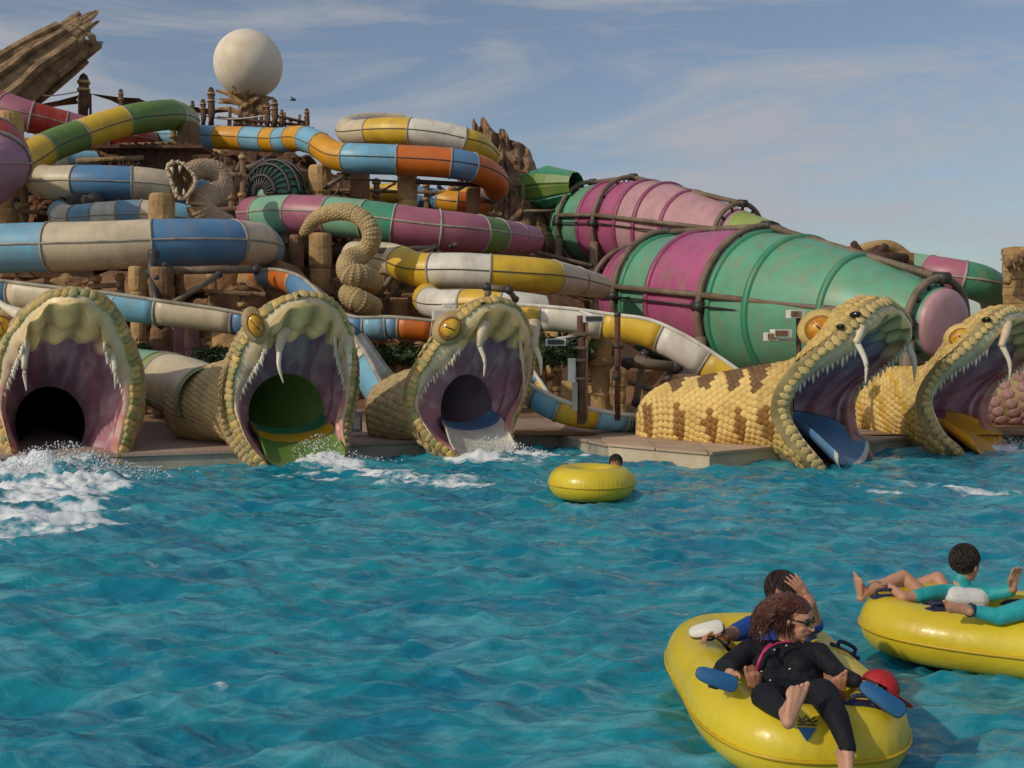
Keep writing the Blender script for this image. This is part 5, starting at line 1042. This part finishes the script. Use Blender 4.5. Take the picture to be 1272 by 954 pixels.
def decal():
    p = W(1000, 905, 4.52); # blue triangle printed on the near end of the tube, with scribbled black lettering above it
    def hit(u, v, lift): q, nn = ray_hit(t1, u, v); return q + nn * lift
    tri = [(990, 904), (1014, 905), (1002, 922)]; V = []; n = 5; idx = {}
    for i in range(n + 1):
        for j in range(n + 1 - i):
            a, b = i / n, j / n; c = 1 - a - b; u = a * tri[0][0] + b * tri[1][0] + c * tri[2][0]; v = a * tri[0][1] + b * tri[1][1] + c * tri[2][1]; idx[i, j] = len(V); V.append(hit(u, v, .008))
    f = []
    for i in range(n):
        for j in range(n - i):
            f.append((idx[i, j], idx[i + 1, j], idx[i, j + 1]))
            if j < n - i - 1: f.append((idx[i + 1, j], idx[i + 1, j + 1], idx[i, j + 1]))
    build('triangle_print', V, f, BLUEP, t1)
    mb = MB()
    for pts in ([(992, 892), (996, 896), (1001, 891), (1006, 896), (1012, 892)], [(991, 896), (997, 899), (1003, 896), (1009, 899), (1015, 896)], [(990, 901), (1014, 902)]):
        V, f = tube([hit(u, v, .008) for u, v in pts], .0035, 5); mb.add(V, f)
    mb.out('black_print', DPIPE, t1)
decal()
t2, *_ = raft('yellow double tube at the right edge carrying the boy', 3.17, 6.22, R(-28), .98, .54, r=.18, z=.11)
for u, v in ((1170, 757), (1100, 740), (1262, 750)):
    q, nn = ray_hit(t2, u, v); handle(t2, q, nn, (1, -.3, 0), .05)
cc = W(734, 612, 12.85)
t3, *_ = raft('single round yellow tube floating in the middle of the pool with a head behind it', cc[0], 12.75, 0, .54, .54, r=.20, z=.15, double=False)
# ------------------------------------------------------------------ people
SKINM = M('skin_tone', (0.52, 0.27, 0.17), .5, (0.46, 0.22, 0.14), 5, .1, 40)
SKIN2 = M('tanned_skin', (0.42, 0.20, 0.12), .5, (0.36, 0.16, 0.095), 5, .1, 40)
BLACK = M('black_swimwear', (0.012, 0.013, 0.019), .75, (0.008, 0.009, 0.013), 6, .5, 12, spec=.25)
BLUE = M('royal_blue_shirt', (0.012, 0.07, 0.36), .55, (0.008, 0.05, 0.27), 6, .3, 12)
TURQ = M('turquoise_rash_vest', (0.02, 0.38, 0.40), .55, (0.015, 0.30, 0.33), 6, .3, 12)
WCL = M('white_rash_vest', (0.66, 0.66, 0.64), .6, (0.56, 0.56, 0.56), 6, .3, 12)
NAVC = M('navy_shorts', (0.02, 0.022, 0.08), .6)
AUB = M('auburn_hair', (0.085, 0.022, 0.010), .42, (0.04, 0.011, 0.006), 9, .3, 30, rand=.0)
BRN = M('dark_brown_hair', (0.030, 0.016, 0.010), .5, (0.016, 0.009, 0.006), 9, .3, 30)
class Body:
    def __init__(s): s.V = []; s.F = []; s.P = []
    def add(s, V, f): b = len(s.V); s.V.extend(map(tuple, V)); s.F.extend(tuple(b + k for k in q) for q in f)
    def cap(s, p, r1, q, r2, t):
        p, q = np.array(p, float), np.array(q, float); d = unit(q - p); a = np.array((0, 0, 1.)) if abs(d[2]) < .9 else np.array((1., 0, 0)); S = unit(np.cross(d, a)); U = np.cross(S, d); n = 12; an = np.linspace(0, 2 * math.pi, n, endpoint=False); rows = []
        for c, r, sg in ((p, r1, -1), (q, r2, 1)):
            ph = np.linspace(-math.pi / 2, 0, 5) if sg < 0 else np.linspace(0, math.pi / 2, 5)
            for h in ph: rr = max(r * math.cos(h), 1e-4); rows.append(c + d * r * math.sin(h) + rr * (np.cos(an)[:, None] * S + np.sin(an)[:, None] * U))
        s.add(np.concatenate(rows), grid_faces(10, n, True) + [tuple(range(n))[::-1], tuple(range(9 * n, 10 * n))]); s.P.append((p, q, r1, r2, t))
    def chain(s, pts, t):
        for a, b in zip(pts[:-1], pts[1:]): s.cap(a[0], a[1], b[0], b[1], t)
    def ell(s, c, rad, ax, t):
        V, f = ball(c, rad, 18, 12, ax); s.add(V, f); ax = np.array(ax if ax is not None else np.eye(3)); k = int(np.argmax(rad)); m = float(np.sort(rad)[1]); h = max(0, rad[k] - m); s.P.append((np.array(c) - ax[k] * h, np.array(c) + ax[k] * h, m, m, t))
    def finish(s, name, mats, parent, vox=.0048, smooth=4):
        me = bpy.data.meshes.new(name); me.from_pydata(s.V, [], s.F); o = bpy.data.objects.new(name, me); sc.collection.objects.link(o)
        m = o.modifiers.new('r', 'REMESH'); m.mode = 'VOXEL'; m.voxel_size = vox; m2 = o.modifiers.new('s', 'SMOOTH'); m2.iterations = smooth; m2.factor = .5
        dg = bpy.context.evaluated_depsgraph_get(); ev = o.evaluated_get(dg); nm = bpy.data.meshes.new_from_object(ev); nm.name = name; o.modifiers.clear(); o.data = nm
        n = len(nm.polygons); C = np.zeros(n * 3); nm.polygons.foreach_get('center', C); C = C.reshape(-1, 3); best = np.full(n, 1e9); tg = np.zeros(n, int)
        for p, q, r1, r2, t in s.P:
            d = q - p; L = max(d @ d, 1e-9); h = np.clip(((C - p) @ d) / L, 0, 1); dist = np.linalg.norm(C - p - h[:, None] * d, axis=1) - (r1 + (r2 - r1) * h); k = dist < best; best[k] = dist[k]; tg[k] = t
        nm.materials.clear()
        for mm in mats: nm.materials.append(mm)
        nm.polygons.foreach_set('material_index', tg.astype(np.int32)); nm.polygons.foreach_set('use_smooth', [True] * n); nm.update()
        sc.collection.objects.unlink(o); link(o, parent); return o
def basis(f, up=(0, 0, 1)):
    f = unit(np.array(f, float)); x = unit(np.cross(f, np.array(up, float))); return f, x, np.cross(x, f)   # forward, right, up
def head(b, c, f, s=1.0, t=0, up=(0, 0, 1)):
    f, x, u = basis(f, up); c = np.array(c); ax = np.array((x, f, u))
    b.ell(c + u * .02 * s, (.074 * s, .092 * s, .098 * s), ax, t); b.ell(c + f * .03 * s - u * .04 * s, (.056 * s, .062 * s, .075 * s), ax, t)
    b.ell(c + f * .062 * s - u * .088 * s, (.026 * s, .024 * s, .022 * s), ax, t)
    b.cap(c + f * .088 * s + u * .005 * s, .009 * s, c + f * .108 * s - u * .028 * s, .013 * s, t); b.cap(c + f * .083 * s - u * .052 * s - x * .014 * s, .009 * s, c + f * .083 * s - u * .052 * s + x * .014 * s, .009 * s, t)
    b.cap(c + f * .078 * s + u * .028 * s - x * .03 * s, .010 * s, c + f * .078 * s + u * .028 * s + x * .03 * s, .010 * s, t)
    for sg in (-1, 1): b.ell(c + x * sg * .077 * s - f * .005 * s - u * .01 * s, (.008 * s, .016 * s, .028 * s), ax, t); b.ell(c + f * .062 * s - u * .03 * s + x * sg * .032 * s, (.022 * s, .018 * s, .02 * s), ax, t)
def eyes(parent, c, f, s=1.0, up=(0, 0, 1)):
    f, x, u = basis(f, up)
    for sg in (-1, 1):
        V, fc = ball(c + f * .078 * s + x * sg * .03 * s + u * .01 * s, (.012 * s, .010 * s, .008 * s), 12, 8, (x, f, u)); e = build('eye', V, fc, WHITE, parent)
        V, fc = ball(c + f * .087 * s + x * sg * .03 * s + u * .01 * s, (.0055 * s, .003 * s, .0055 * s), 10, 6, (x, f, u)); build('iris', V, fc, PUP, e)
        V, fc = tube([c + f * .088 * s + x * sg * .014 * s + u * .028 * s, c + f * .086 * s + x * sg * .032 * s + u * .033 * s, c + f * .074 * s + x * sg * .048 * s + u * .027 * s], .004 * s, 6); build('eyebrow', V, fc, BRN, parent)
    V, fc = ball(c + f * .092 * s - u * .052 * s, (.022 * s, .006 * s, .008 * s), 12, 8, (x, f, u)); build('lips', V, fc, M('lip_red', (.40, .12, .10), .4), parent)
def hand(b, w_, d, n, s=1.0, t=0, curl=.3, thumb=1):
    """wrist, direction of the fingers, direction the palm faces"""
    d = unit(np.array(d, float)); n = unit(np.array(n, float) - np.dot(n, d) * d); x = np.cross(d, n) * thumb; w_ = np.array(w_)
    b.cap(w_, .024 * s, w_ + d * .03 * s, .026 * s, t)
    for k in (-1.5, -.5, .5, 1.5): b.cap(w_ + d * .02 * s + x * k * .010 * s, .014 * s, w_ + d * .085 * s + x * k * .019 * s, .0115 * s, t)
    for k, L in ((-1.5, .058), (-.5, .072), (.5, .078), (1.5, .070)):
        p = w_ + d * .088 * s + x * k * .020 * s; sp = d + x * k * .10; c_, s_ = math.cos(curl), math.sin(curl); q = p + unit(sp * c_ + n * s_) * L * .5 * s; e = q + unit(sp * math.cos(curl * 2) + n * math.sin(curl * 2)) * L * .5 * s
        b.chain([(p, .0095 * s), (q, .0085 * s), (e, .007 * s)], t)
    p = w_ + d * .025 * s + x * .022 * s; q = p + unit(d * .6 + x * .8 + n * .3) * .038 * s; b.chain([(p, .013 * s), (q, .0105 * s), (q + unit(d * .9 + x * .35 + n * .3) * .032 * s, .0085 * s)], t)
def foot(b, ank, toe_dir, sole, s=1.0, t=0, big=1):
    """ankle, direction heel -> toes, direction the sole faces"""
    d = unit(np.array(toe_dir, float)); n = unit(np.array(sole, float) - np.dot(sole, d) * d); x = np.cross(d, n) * big; a = np.array(ank)
    h = a + n * .05 * s - d * .035 * s; b.cap(a, .034 * s, h, .032 * s, t)
    for k, rr in ((-1, .018), (0, .024), (1, .022)): b.cap(h + d * .03 * s + x * k * .010 * s, .022 * s, h + d * .145 * s + x * k * .026 * s - n * .002 * s, rr * s, t)
    b.cap(a, .032 * s, h + d * .12 * s - n * .015 * s, .022 * s, t)
    for k, (o, L, r) in enumerate(((.036, .044, .0140), (.013, .042, .0095), (-.007, .038, .009), (-.026, .033, .0085), (-.043, .028, .008))):
        p = h + d * (.155 - .011 * k) * s + x * o * s; q = p + d * L * .75 * s - n * .004 * s; b.chain([(p, r * s * .9), (q, r * s), (q + d * L * .15 * s + n * .006 * s, r * s * .95)], t)
def hairdo(c, f, s, parent, mat, n=260, length=.05, droop=None, up=(0, 0, 1), front=.45, seed=1, thick=.006, low=-.25):
    f, x, u = basis(f, up); rn = np.random.RandomState(seed); mb = MB(); V, fc = ball(c + u * .024 * s - f * .012 * s, (.080 * s, .094 * s, .098 * s), 26, 16, (x, f, u)); fr = np.array([np.mean([V[i] for i in q], axis=0) for q in fc]) - c
    keep = [q for q, m in zip(fc, fr) if not ((m @ f) > .02 * s and (m @ u) < .045 * s) and (m @ u) > low * .2 * s - .03 * s + (m @ f) * .4]; mb.add(V, keep)
    for k in range(n):
        th = rn.uniform(0, 2 * math.pi); el = rn.uniform(low, 1.5); dv = math.cos(el) * (math.cos(th) * x + math.sin(th) * f) + math.sin(el) * u
        if dv @ f > (.35 if droop is None else -.05) and dv @ u < front: continue
        p = c + u * .024 * s - f * .012 * s + (x * (dv @ x) * .078 + f * (dv @ f) * .092 + u * (dv @ u) * .096) * s
        if droop is None: g = -u * .7 + f * .5 * max(0, dv @ u) + rn.normal(0, .22, 3); g = unit(g - (g @ dv) * dv); P = [p - dv * .004, p + dv * .008 + g * length * .45, p + dv * .006 - dv * length * .12 + g * length]
        else:
            side = dv - (dv @ u) * u; L = length * rn.uniform(.75, 1.1); P = [p - dv * .004, p + side * .03 - f * .03 + droop * L * .18 + dv * .014, p + side * .035 - f * .04 + droop * L * .55 + rn.normal(0, .005, 3), p + side * .03 + droop * L + rn.normal(0, .009, 3)]
        C = cat(P, 4); Vt, ft = tube(C, np.linspace(thick, thick * .25, len(C)), 5); mb.add(Vt, ft)
    return mb.out('hair', mat, parent)
# --- woman in black
p = thing('person', 'woman with auburn hair and sunglasses in black swimwear on the nearest tube', 'person', W(978, 900, 4.9) * (1, 1, 0) + (0, 0, .1))
b = Body(); S_, K_ = 0, 1
hc = W(988, 768, 5.12); hf = np.array((.76, -.63, -.18)); head(b, hc, hf, .92, S_)
nk = W(974, 802, 5.15); b.cap(hc - (0.02, 0, .05), .045, nk, .05, S_)
ch = W(974, 824, 5.10); be = W(976, 852, 5.0); pv = W(980, 872, 4.93); rs = W(930, 808, 5.12); ls = W(1018, 812, 5.10)
b.cap(rs, .058, ls, .058, K_); b.cap(W(950, 826, 5.1), .085, W(1000, 828, 5.08), .085, K_); b.cap(W(955, 842, 5.02), .08, W(1000, 845, 5.0), .08, K_); b.cap(W(958, 868, 4.93), .098, W(1002, 868, 4.93), .098, K_)
b.ell(W(958, 828, 5.02), (.062, .055, .06), None, K_); b.ell(W(994, 828, 5.0), (.062, .055, .06), None, K_); b.cap(nk - (0, 0, .03), .06, ch, .09, K_)
re = W(899, 830, 5.03); rw = W(910, 830, 4.78); b.chain([(rs, .058), (re, .048), (rw, .034)], K_); hand(b, rw, (-.35, -.6, -.35), (-.3, -.7, .3), .85, S_, .7, -1)
le = W(1043, 838, 4.95); lw = W(1064, 846, 4.66); b.chain([(ls, .056), (le, .046), (lw, .032)], K_); hand(b, lw, (.8, -.3, -.1), (0, -.8, -.3), .85, S_, .8, 1)
b.chain([(W(960, 872, 4.9), .095), (W(950, 866, 4.58), .064), (W(974, 884, 4.36), .042)], K_); foot(b, W(976, 886, 4.31), W(989, 850, 4.35) - W(976, 893, 4.31), (.05, -1, -.05), .92, S_, 1)
b.chain([(W(1004, 872, 4.88), .098), (W(1022, 862, 4.55), .070), (W(1040, 892, 4.34), .052), (W(1053, 928, 4.22), .036)], K_); foot(b, W(1053, 934, 4.21), W(1060, 958, 4.12) - W(1053, 934, 4.21), (-.25, -.15, -1), .88, S_, -1)
b.finish('body', [SKINM, BLACK], p)
up_w = (0, 0, 1); hairdo(hc, hf, .98, p, AUB, 2600, .18, droop=unit(np.array((-.42, .10, -.72))), seed=3, thick=.0027, low=-.1, front=.60)
f_, x_, u_ = basis(hf)
eyes(p, hc, hf, .92)
mb = MB()
for sg in (-1, 1):
    V, f = ball(hc + f_ * .088 * .92 + x_ * sg * .032 + u_ * .012, (.024, .008, .020), 14, 10, (x_, f_, u_)); mb.add(V, f); V, f = bar(hc + f_ * .082 + x_ * sg * .052 + u_ * .016, hc - f_ * .0 + x_ * sg * .076 + u_ * .012, .004, 6); mb.add(V, f)
V, f = bar(hc + f_ * .088 - x_ * .02 + u_ * .016, hc + f_ * .088 + x_ * .02 + u_ * .016, .004, 6); mb.add(V, f); mb.out('sunglasses', M('dark_lens', (.01, .01, .012), .08), p)
PINK = M('pink_strap', (.50, .03, .13), .5)
V, f = tube(cat([W(958, 800, 5.03), W(950, 808, 4.99), W(943, 822, 4.96), W(940, 836, 4.98)], 6), .009, 6); build('pink_strap', V, f, PINK, p)
V, f = tube(cat([W(944, 818, 4.98), W(952, 807, 4.96), W(966, 799, 5.0), W(984, 797, 5.02)], 6), .005, 6); build('pink_cord', V, f, PINK, p)
mb = MB()
for u, v in ((962, 807), (977, 802), (981, 831), (946, 834), (962, 840), (943, 846), (960, 866), (944, 855), (957, 845)): V, f = ico(W(u, v, 4.905 if v > 840 else 4.95), .005, 0, 1, (1.3, .5, .9)); mb.add(V, f)
mb.out('white_dots_print', WHITE, p)
# --- person in blue behind her
p = thing('person', 'person in a royal blue shirt behind the woman, hand on forehead', 'person', W(970, 830, 5.7) * (1, 1, 0) + (0, 0, .1))
b = Body(); hc = W(972, 738, 5.62); hf = np.array((.35, -.9, -.15)); head(b, hc, hf, 1.0, 0); b.cap(hc - (0, 0, .06), .05, W(968, 772, 5.66), .052, 0)
rs = W(934, 778, 5.60); ls = W(1000, 780, 5.60); b.cap(rs, .062, ls, .062, 1); b.cap(W(945, 792, 5.64), .11, W(990, 792, 5.64), .11, 1); b.cap(W(950, 815, 5.7), .11, W(985, 815, 5.7), .11, 2); b.cap(W(968, 780, 5.66), .06, W(968, 800, 5.66), .1, 1)
b.chain([(rs, .062), (W(914, 786, 5.52), .05)], 1); b.chain([(W(914, 786, 5.52), .042), (W(900, 789, 5.42), .032)], 0); hand(b, W(899, 788, 5.42), (-1, -.2, .12), (0, -.4, -1), .95, 0, .6, 1)
b.chain([(ls, .06), (W(1012, 776, 5.52), .05)], 1); b.chain([(W(1012, 776, 5.52), .042), (W(1006, 750, 5.46), .034), (W(1003, 742, 5.50), .028)], 0); hand(b, W(1003, 741, 5.50), (-.50, .02, .62), (-.25, .9, -.2), .92, 0, .25, 1)
for (h, k, a, fo, tip, big) in ((W(950, 825, 5.65), W(935, 832, 5.15), W(936, 854, 4.82), W(935, 856, 4.78), (-.12, -.1, .9), -1), (W(990, 825, 5.65), W(1030, 832, 5.15), W(1038, 860, 4.82), W(1038, 862, 4.76), (.0, -.1, .9), 1)):
    b.chain([(h, .085), (k, .06)], 2); b.chain([(k, .055), (a, .035)], 0); foot(b, fo, tip, (0, -1, -.1), .82, 0, big)
b.finish('body', [SKIN2, BLUE, NAVC], p); hairdo(hc, hf, 1.02, p, BRN, 1100, .045, seed=5, thick=.0032); eyes(p, hc, hf, 1.0)
V, f = tube([W(946, 776, 5.52), W(944, 784, 5.49), W(948, 790, 5.47)], .008, 6); build('shirt_trim', V, f, WHITE, p)
# --- boy
p = thing('person', 'boy in a turquoise and white rash vest seen from behind', 'person', W(1190, 800, 6.4) * (1, 1, 0) + (0, 0, .1))
b = Body(); hc = W(1199, 700, 6.5); hf = np.array((.85, .5, -.12)); head(b, hc, hf, 1.02, 0); b.cap(hc - (0, 0, .06), .042, W(1193, 724, 6.5), .045, 0)
ls = W(1172, 735, 6.5); rs = W(1228, 738, 6.46); b.cap(ls, .05, rs, .05, 1); b.cap(W(1185, 742, 6.48), .075, W(1213, 744, 6.46), .075, 3); b.cap(W(1190, 762, 6.5), .08, W(1215, 764, 6.5), .08, 3); b.cap(W(1195, 785, 6.5), .09, W(1215, 785, 6.5), .09, 2); b.cap(W(1194, 719, 6.5), .048, W(1196, 731, 6.5), .055, 1)
b.chain([(ls, .05), (W(1155, 737, 6.44), .046), (W(1138, 741, 6.4), .043)], 1); b.chain([(W(1138, 741, 6.4), .038), (W(1122, 742, 6.38), .034), (W(1104, 728, 6.5), .026)], 0); hand(b, W(1104, 728, 6.5), (-.8, .1, .35), (.0, -.2, -1), .85, 0, .4, 1)
b.chain([(rs, .05), (W(1246, 736, 6.42), .042), (W(1254, 734, 6.4), .040)], 1); b.chain([(W(1254, 734, 6.4), .034), (W(1258, 732, 6.38), .028)], 0); hand(b, W(1258, 732, 6.36), (.1, 0, .9), (.3, -.9, 0), .95, 0, .3, -1)
for (h, k, a, td, so, mt) in ((W(1188, 778, 6.55), W(1122, 716, 6.72), W(1075, 736, 6.62), (-.12, .05, .9), (-.9, -.3, -.15), -1), (W(1200, 778, 6.6), W(1165, 718, 6.85), W(1112, 736, 6.9), (-.4, 0, .8), (-.8, -.3, -.3), 1)):
    b.chain([(h, .07), ((h * .4 + k * .6), .056)], 2); b.chain([((h * .4 + k * .6), .052), (k, .044), ((k + a) / 2, .040), (a, .028)], 0); foot(b, a, td, so, .82, 0, mt)
b.finish('body', [SKINM, TURQ, NAVC, WCL], p); hairdo(hc, hf, 1.0, p, BRN, 1300, .04, seed=9, thick=.0032, low=-.45, front=.4); eyes(p, hc, hf, 1.0)
# --- the second rider of that tube, mostly outside the picture
p = thing('person', 'person in turquoise leggings whose legs reach in from the right edge', 'person', W(1320, 790, 6.1) * (1, 1, 0) + (0, 0, .1))
b = Body(); hc = W(1372, 700, 6.0); hf = np.array((-.8, -.5, -.1)); head(b, hc, hf, 1, 0); b.cap(hc - (0, 0, .06), .045, W(1374, 728, 6.02), .05, 0); b.cap(W(1350, 745, 6.0), .06, W(1398, 745, 6.1), .06, 1); b.cap(W(1374, 750, 6.05), .11, W(1362, 785, 6.05), .11, 1); b.cap(W(1350, 785, 5.95), .1, W(1366, 785, 6.15), .1, 1)
b.chain([(W(1355, 785, 5.95), .09), (W(1290, 752, 5.9), .064), (W(1240, 766, 5.88), .052), (W(1205, 758, 5.9), .035)], 1); b.cap(W(1205, 758, 5.9), .03, W(1196, 755, 5.9), .03, 0); foot(b, W(1196, 754, 5.9), (-.93, .1, .22), (-.1, -.9, -.3), .8, 0, 1)
b.chain([(W(1365, 785, 6.1), .09), (W(1300, 756, 6.2), .064), (W(1262, 772, 6.2), .05), (W(1232, 772, 6.2), .035)], 1); foot(b, W(1230, 772, 6.2), (-.9, 0, .3), (0, -.9, -.2), .8, 0, 1)
b.chain([(W(1350, 745, 6.0), .055), (W(1330, 775, 5.9), .04), (W(1300, 770, 5.85), .03)], 1); hand(b, W(1300, 770, 5.85), (-.8, -.1, 0), (0, 0, -1), .9, 0, .5, 1); b.chain([(W(1398, 745, 6.1), .055), (W(1410, 780, 6.0), .04), (W(1390, 800, 5.9), .03)], 1); hand(b, W(1390, 800, 5.9), (-.8, -.1, 0), (0, 0, -1), .9, 0, .5, 1)
b.finish('body', [SKINM, TURQ], p, .008); hairdo(hc, hf, 1.0, p, BRN, 160, .05, seed=2); eyes(p, hc, hf, 1.0)
V, f = tube([W(1203, 757, 5.9), W(1208, 759, 5.9)], .042, 12); build('ankle_strap', V, f, NAVC, p)
# --- the swimmer behind the round tube
p = thing('person', 'dark haired swimmer whose eyes just show over the round yellow tube', 'person', W(765, 610, 13.0) * (1, 1, 0) + (0, 0, -.5))
b = Body(); hc = W(765, 576, 12.98); hf = np.array((-.15, -1, -.1)); head(b, hc, hf, .9, 0); b.cap(hc - (0, 0, .06), .04, hc - (0, -.02, .16), .045, 0); s0 = hc - (0, -.02, .18)
b.cap(s0 - (.12, 0, .02), .045, s0 + (.12, 0, -.02), .045, 0); b.cap(s0 - (0, 0, .04), .1, s0 - (0, 0, .3), .1, 0); b.chain([(s0 + (-.13, 0, -.02), .04), (s0 + (-.2, -.08, -.1), .034), (s0 + (-.22, -.2, -.02), .027)], 0); b.chain([(s0 + (.13, 0, -.02), .04), (s0 + (.2, .05, -.2), .034), (s0 + (.24, .0, -.35), .027)], 0)
hand(b, s0 + (-.22, -.2, -.02), (-.1, -1, 0), (0, 0, -1), .8, 0, .3, 1); hand(b, s0 + (.24, .0, -.35), (0, -.3, -1), (-1, 0, 0), .8, 0, .3, 1); b.chain([(s0 - (.06, 0, .34), .075), (s0 - (.08, .3, .45), .055), (s0 - (.08, .35, .8), .035)], 1); b.chain([(s0 - (-.06, 0, .34), .075), (s0 - (-.08, .3, .45), .055), (s0 - (-.08, .35, .8), .035)], 1)
b.finish('body', [SKIN2, NAVC], p, .009); hairdo(hc, hf, .95, p, BRN, 240, .045, seed=12, front=.4); eyes(p, hc, hf, .9)
# --- sandals and caps in their hands
def sandal(label, c, L, x, y, sole, strap, wid=.085, thick=.022, name='sandal'):
    """x along the foot, y across it; c the middle"""
    x = unit(np.array(x, float)); y = unit(np.array(y, float) - np.dot(y, x) * x); z = np.cross(x, y); t = np.linspace(0, 2 * math.pi, 40, endpoint=False); c = np.array(c)
    w_ = wid / 2 * (1 + .14 * np.cos(t) + .10 * np.cos(2 * t)); sq = lambda q: np.sign(q) * np.abs(q) ** .72; out = sq(np.cos(t))[:, None] * x * L / 2 + (sq(np.sin(t)) * w_)[:, None] * y; root = thing(name, label, 'sandal', c - z * .01)
    rows = [c + out * .96 - z * thick * .5, c + out - z * thick * .4, c + out + z * thick * .1, c + out * .97 + z * thick * .2]; V = np.concatenate(rows); build('black_midsole', V, grid_faces(4, 40, True) + [tuple(range(40))[::-1], tuple(range(120, 160))], DPIPE, root)
    rows = [c + out * .97 + z * (thick * .22), c + out * .99 + z * (thick * .5), c + out * .94 + z * (thick * .62)]; V = np.concatenate(rows); build('sole', V, grid_faces(3, 40, True) + [tuple(range(80, 120))], sole, root)
    for k in (-1, 1): C = cat([c + x * L * .30 - z * thick * .5, c + x * L * .1 + y * k * wid * .42 - z * .045, c - x * L * .12 + y * k * wid * .5 - z * thick * .5], 5); V, f = tube(C, .007, 6); build('strap', V, f, strap, root)
    return root
SOLE = M('blue_sole', (0.008, 0.105, 0.27), .6, (0.006, 0.08, 0.20), 6)
sandal('flip flop with a blue sole held in the right hand of the woman in black', W(890, 843, 4.62), .195, W(916, 852, 4.60) - W(864, 834, 4.64), (.1, .35, 1), SOLE, DPIPE, name='flip_flop')
sandal('flip flop with a blue sole held under the red cap', W(1096, 868, 4.50), .215, W(1123, 885, 4.47) - W(1070, 850, 4.55), (.45, .45, 1), SOLE, DPIPE, name='flip_flop')
sandal('white sandal held in the hand of the person in blue', W(878, 783, 5.42), .19, W(902, 778, 5.4) - W(856, 788, 5.45), (.1, .55, .8), WHITE, NAVY, thick=.04)
def red_cap():
    RED = M('red_cap_cloth', (0.42, 0.012, 0.012), .6, (0.30, 0.008, 0.01), 8, .3, 20); c = W(1093, 854, 4.58); root = thing('cap', 'red baseball cap held together with the right hand flip flop', 'cap', c - (0, 0, .05))
    X = unit(W(1128, 872, 4.6) - W(1068, 842, 4.7)); Yv = unit(np.cross(X, (0.1, -.9, .3))); Yv = Yv if Yv[2] > 0 else -Yv; Zv = np.cross(X, Yv); V = []; n = 28
    for i in range(10):
        th = i / 9 * math.pi / 2
        for j in range(n): a = j / n * 2 * math.pi; V.append(c + (X * math.cos(a) * .085 + Zv * math.sin(a) * .072) * math.cos(th) * (1 + .03 * math.sin(j * 1.9)) + Yv * .082 * math.sin(th))
    build('crown', V, grid_faces(10, n, True), RED, root); m = 16; V = []
    for i in range(5):
        for j in range(m): a = -1.25 + 2.5 * j / (m - 1); q = 1 + .85 * i / 4 * math.cos(a * .9); V.append(c + X * math.cos(a) * .085 * q + Zv * math.sin(a) * .072 * (1 + .12 * i / 4) - Yv * .012 * i / 4)
    V2 = [v - Yv * .005 for v in V]; f = grid_faces(5, m); o = len(V); f += [tuple(o + x for x in q[::-1]) for q in f]; build('brim', V + V2, f, RED, root); V, f = ico(c + Yv * .083, .008, 0, 1); build('button', V, f, RED, root)
red_cap()
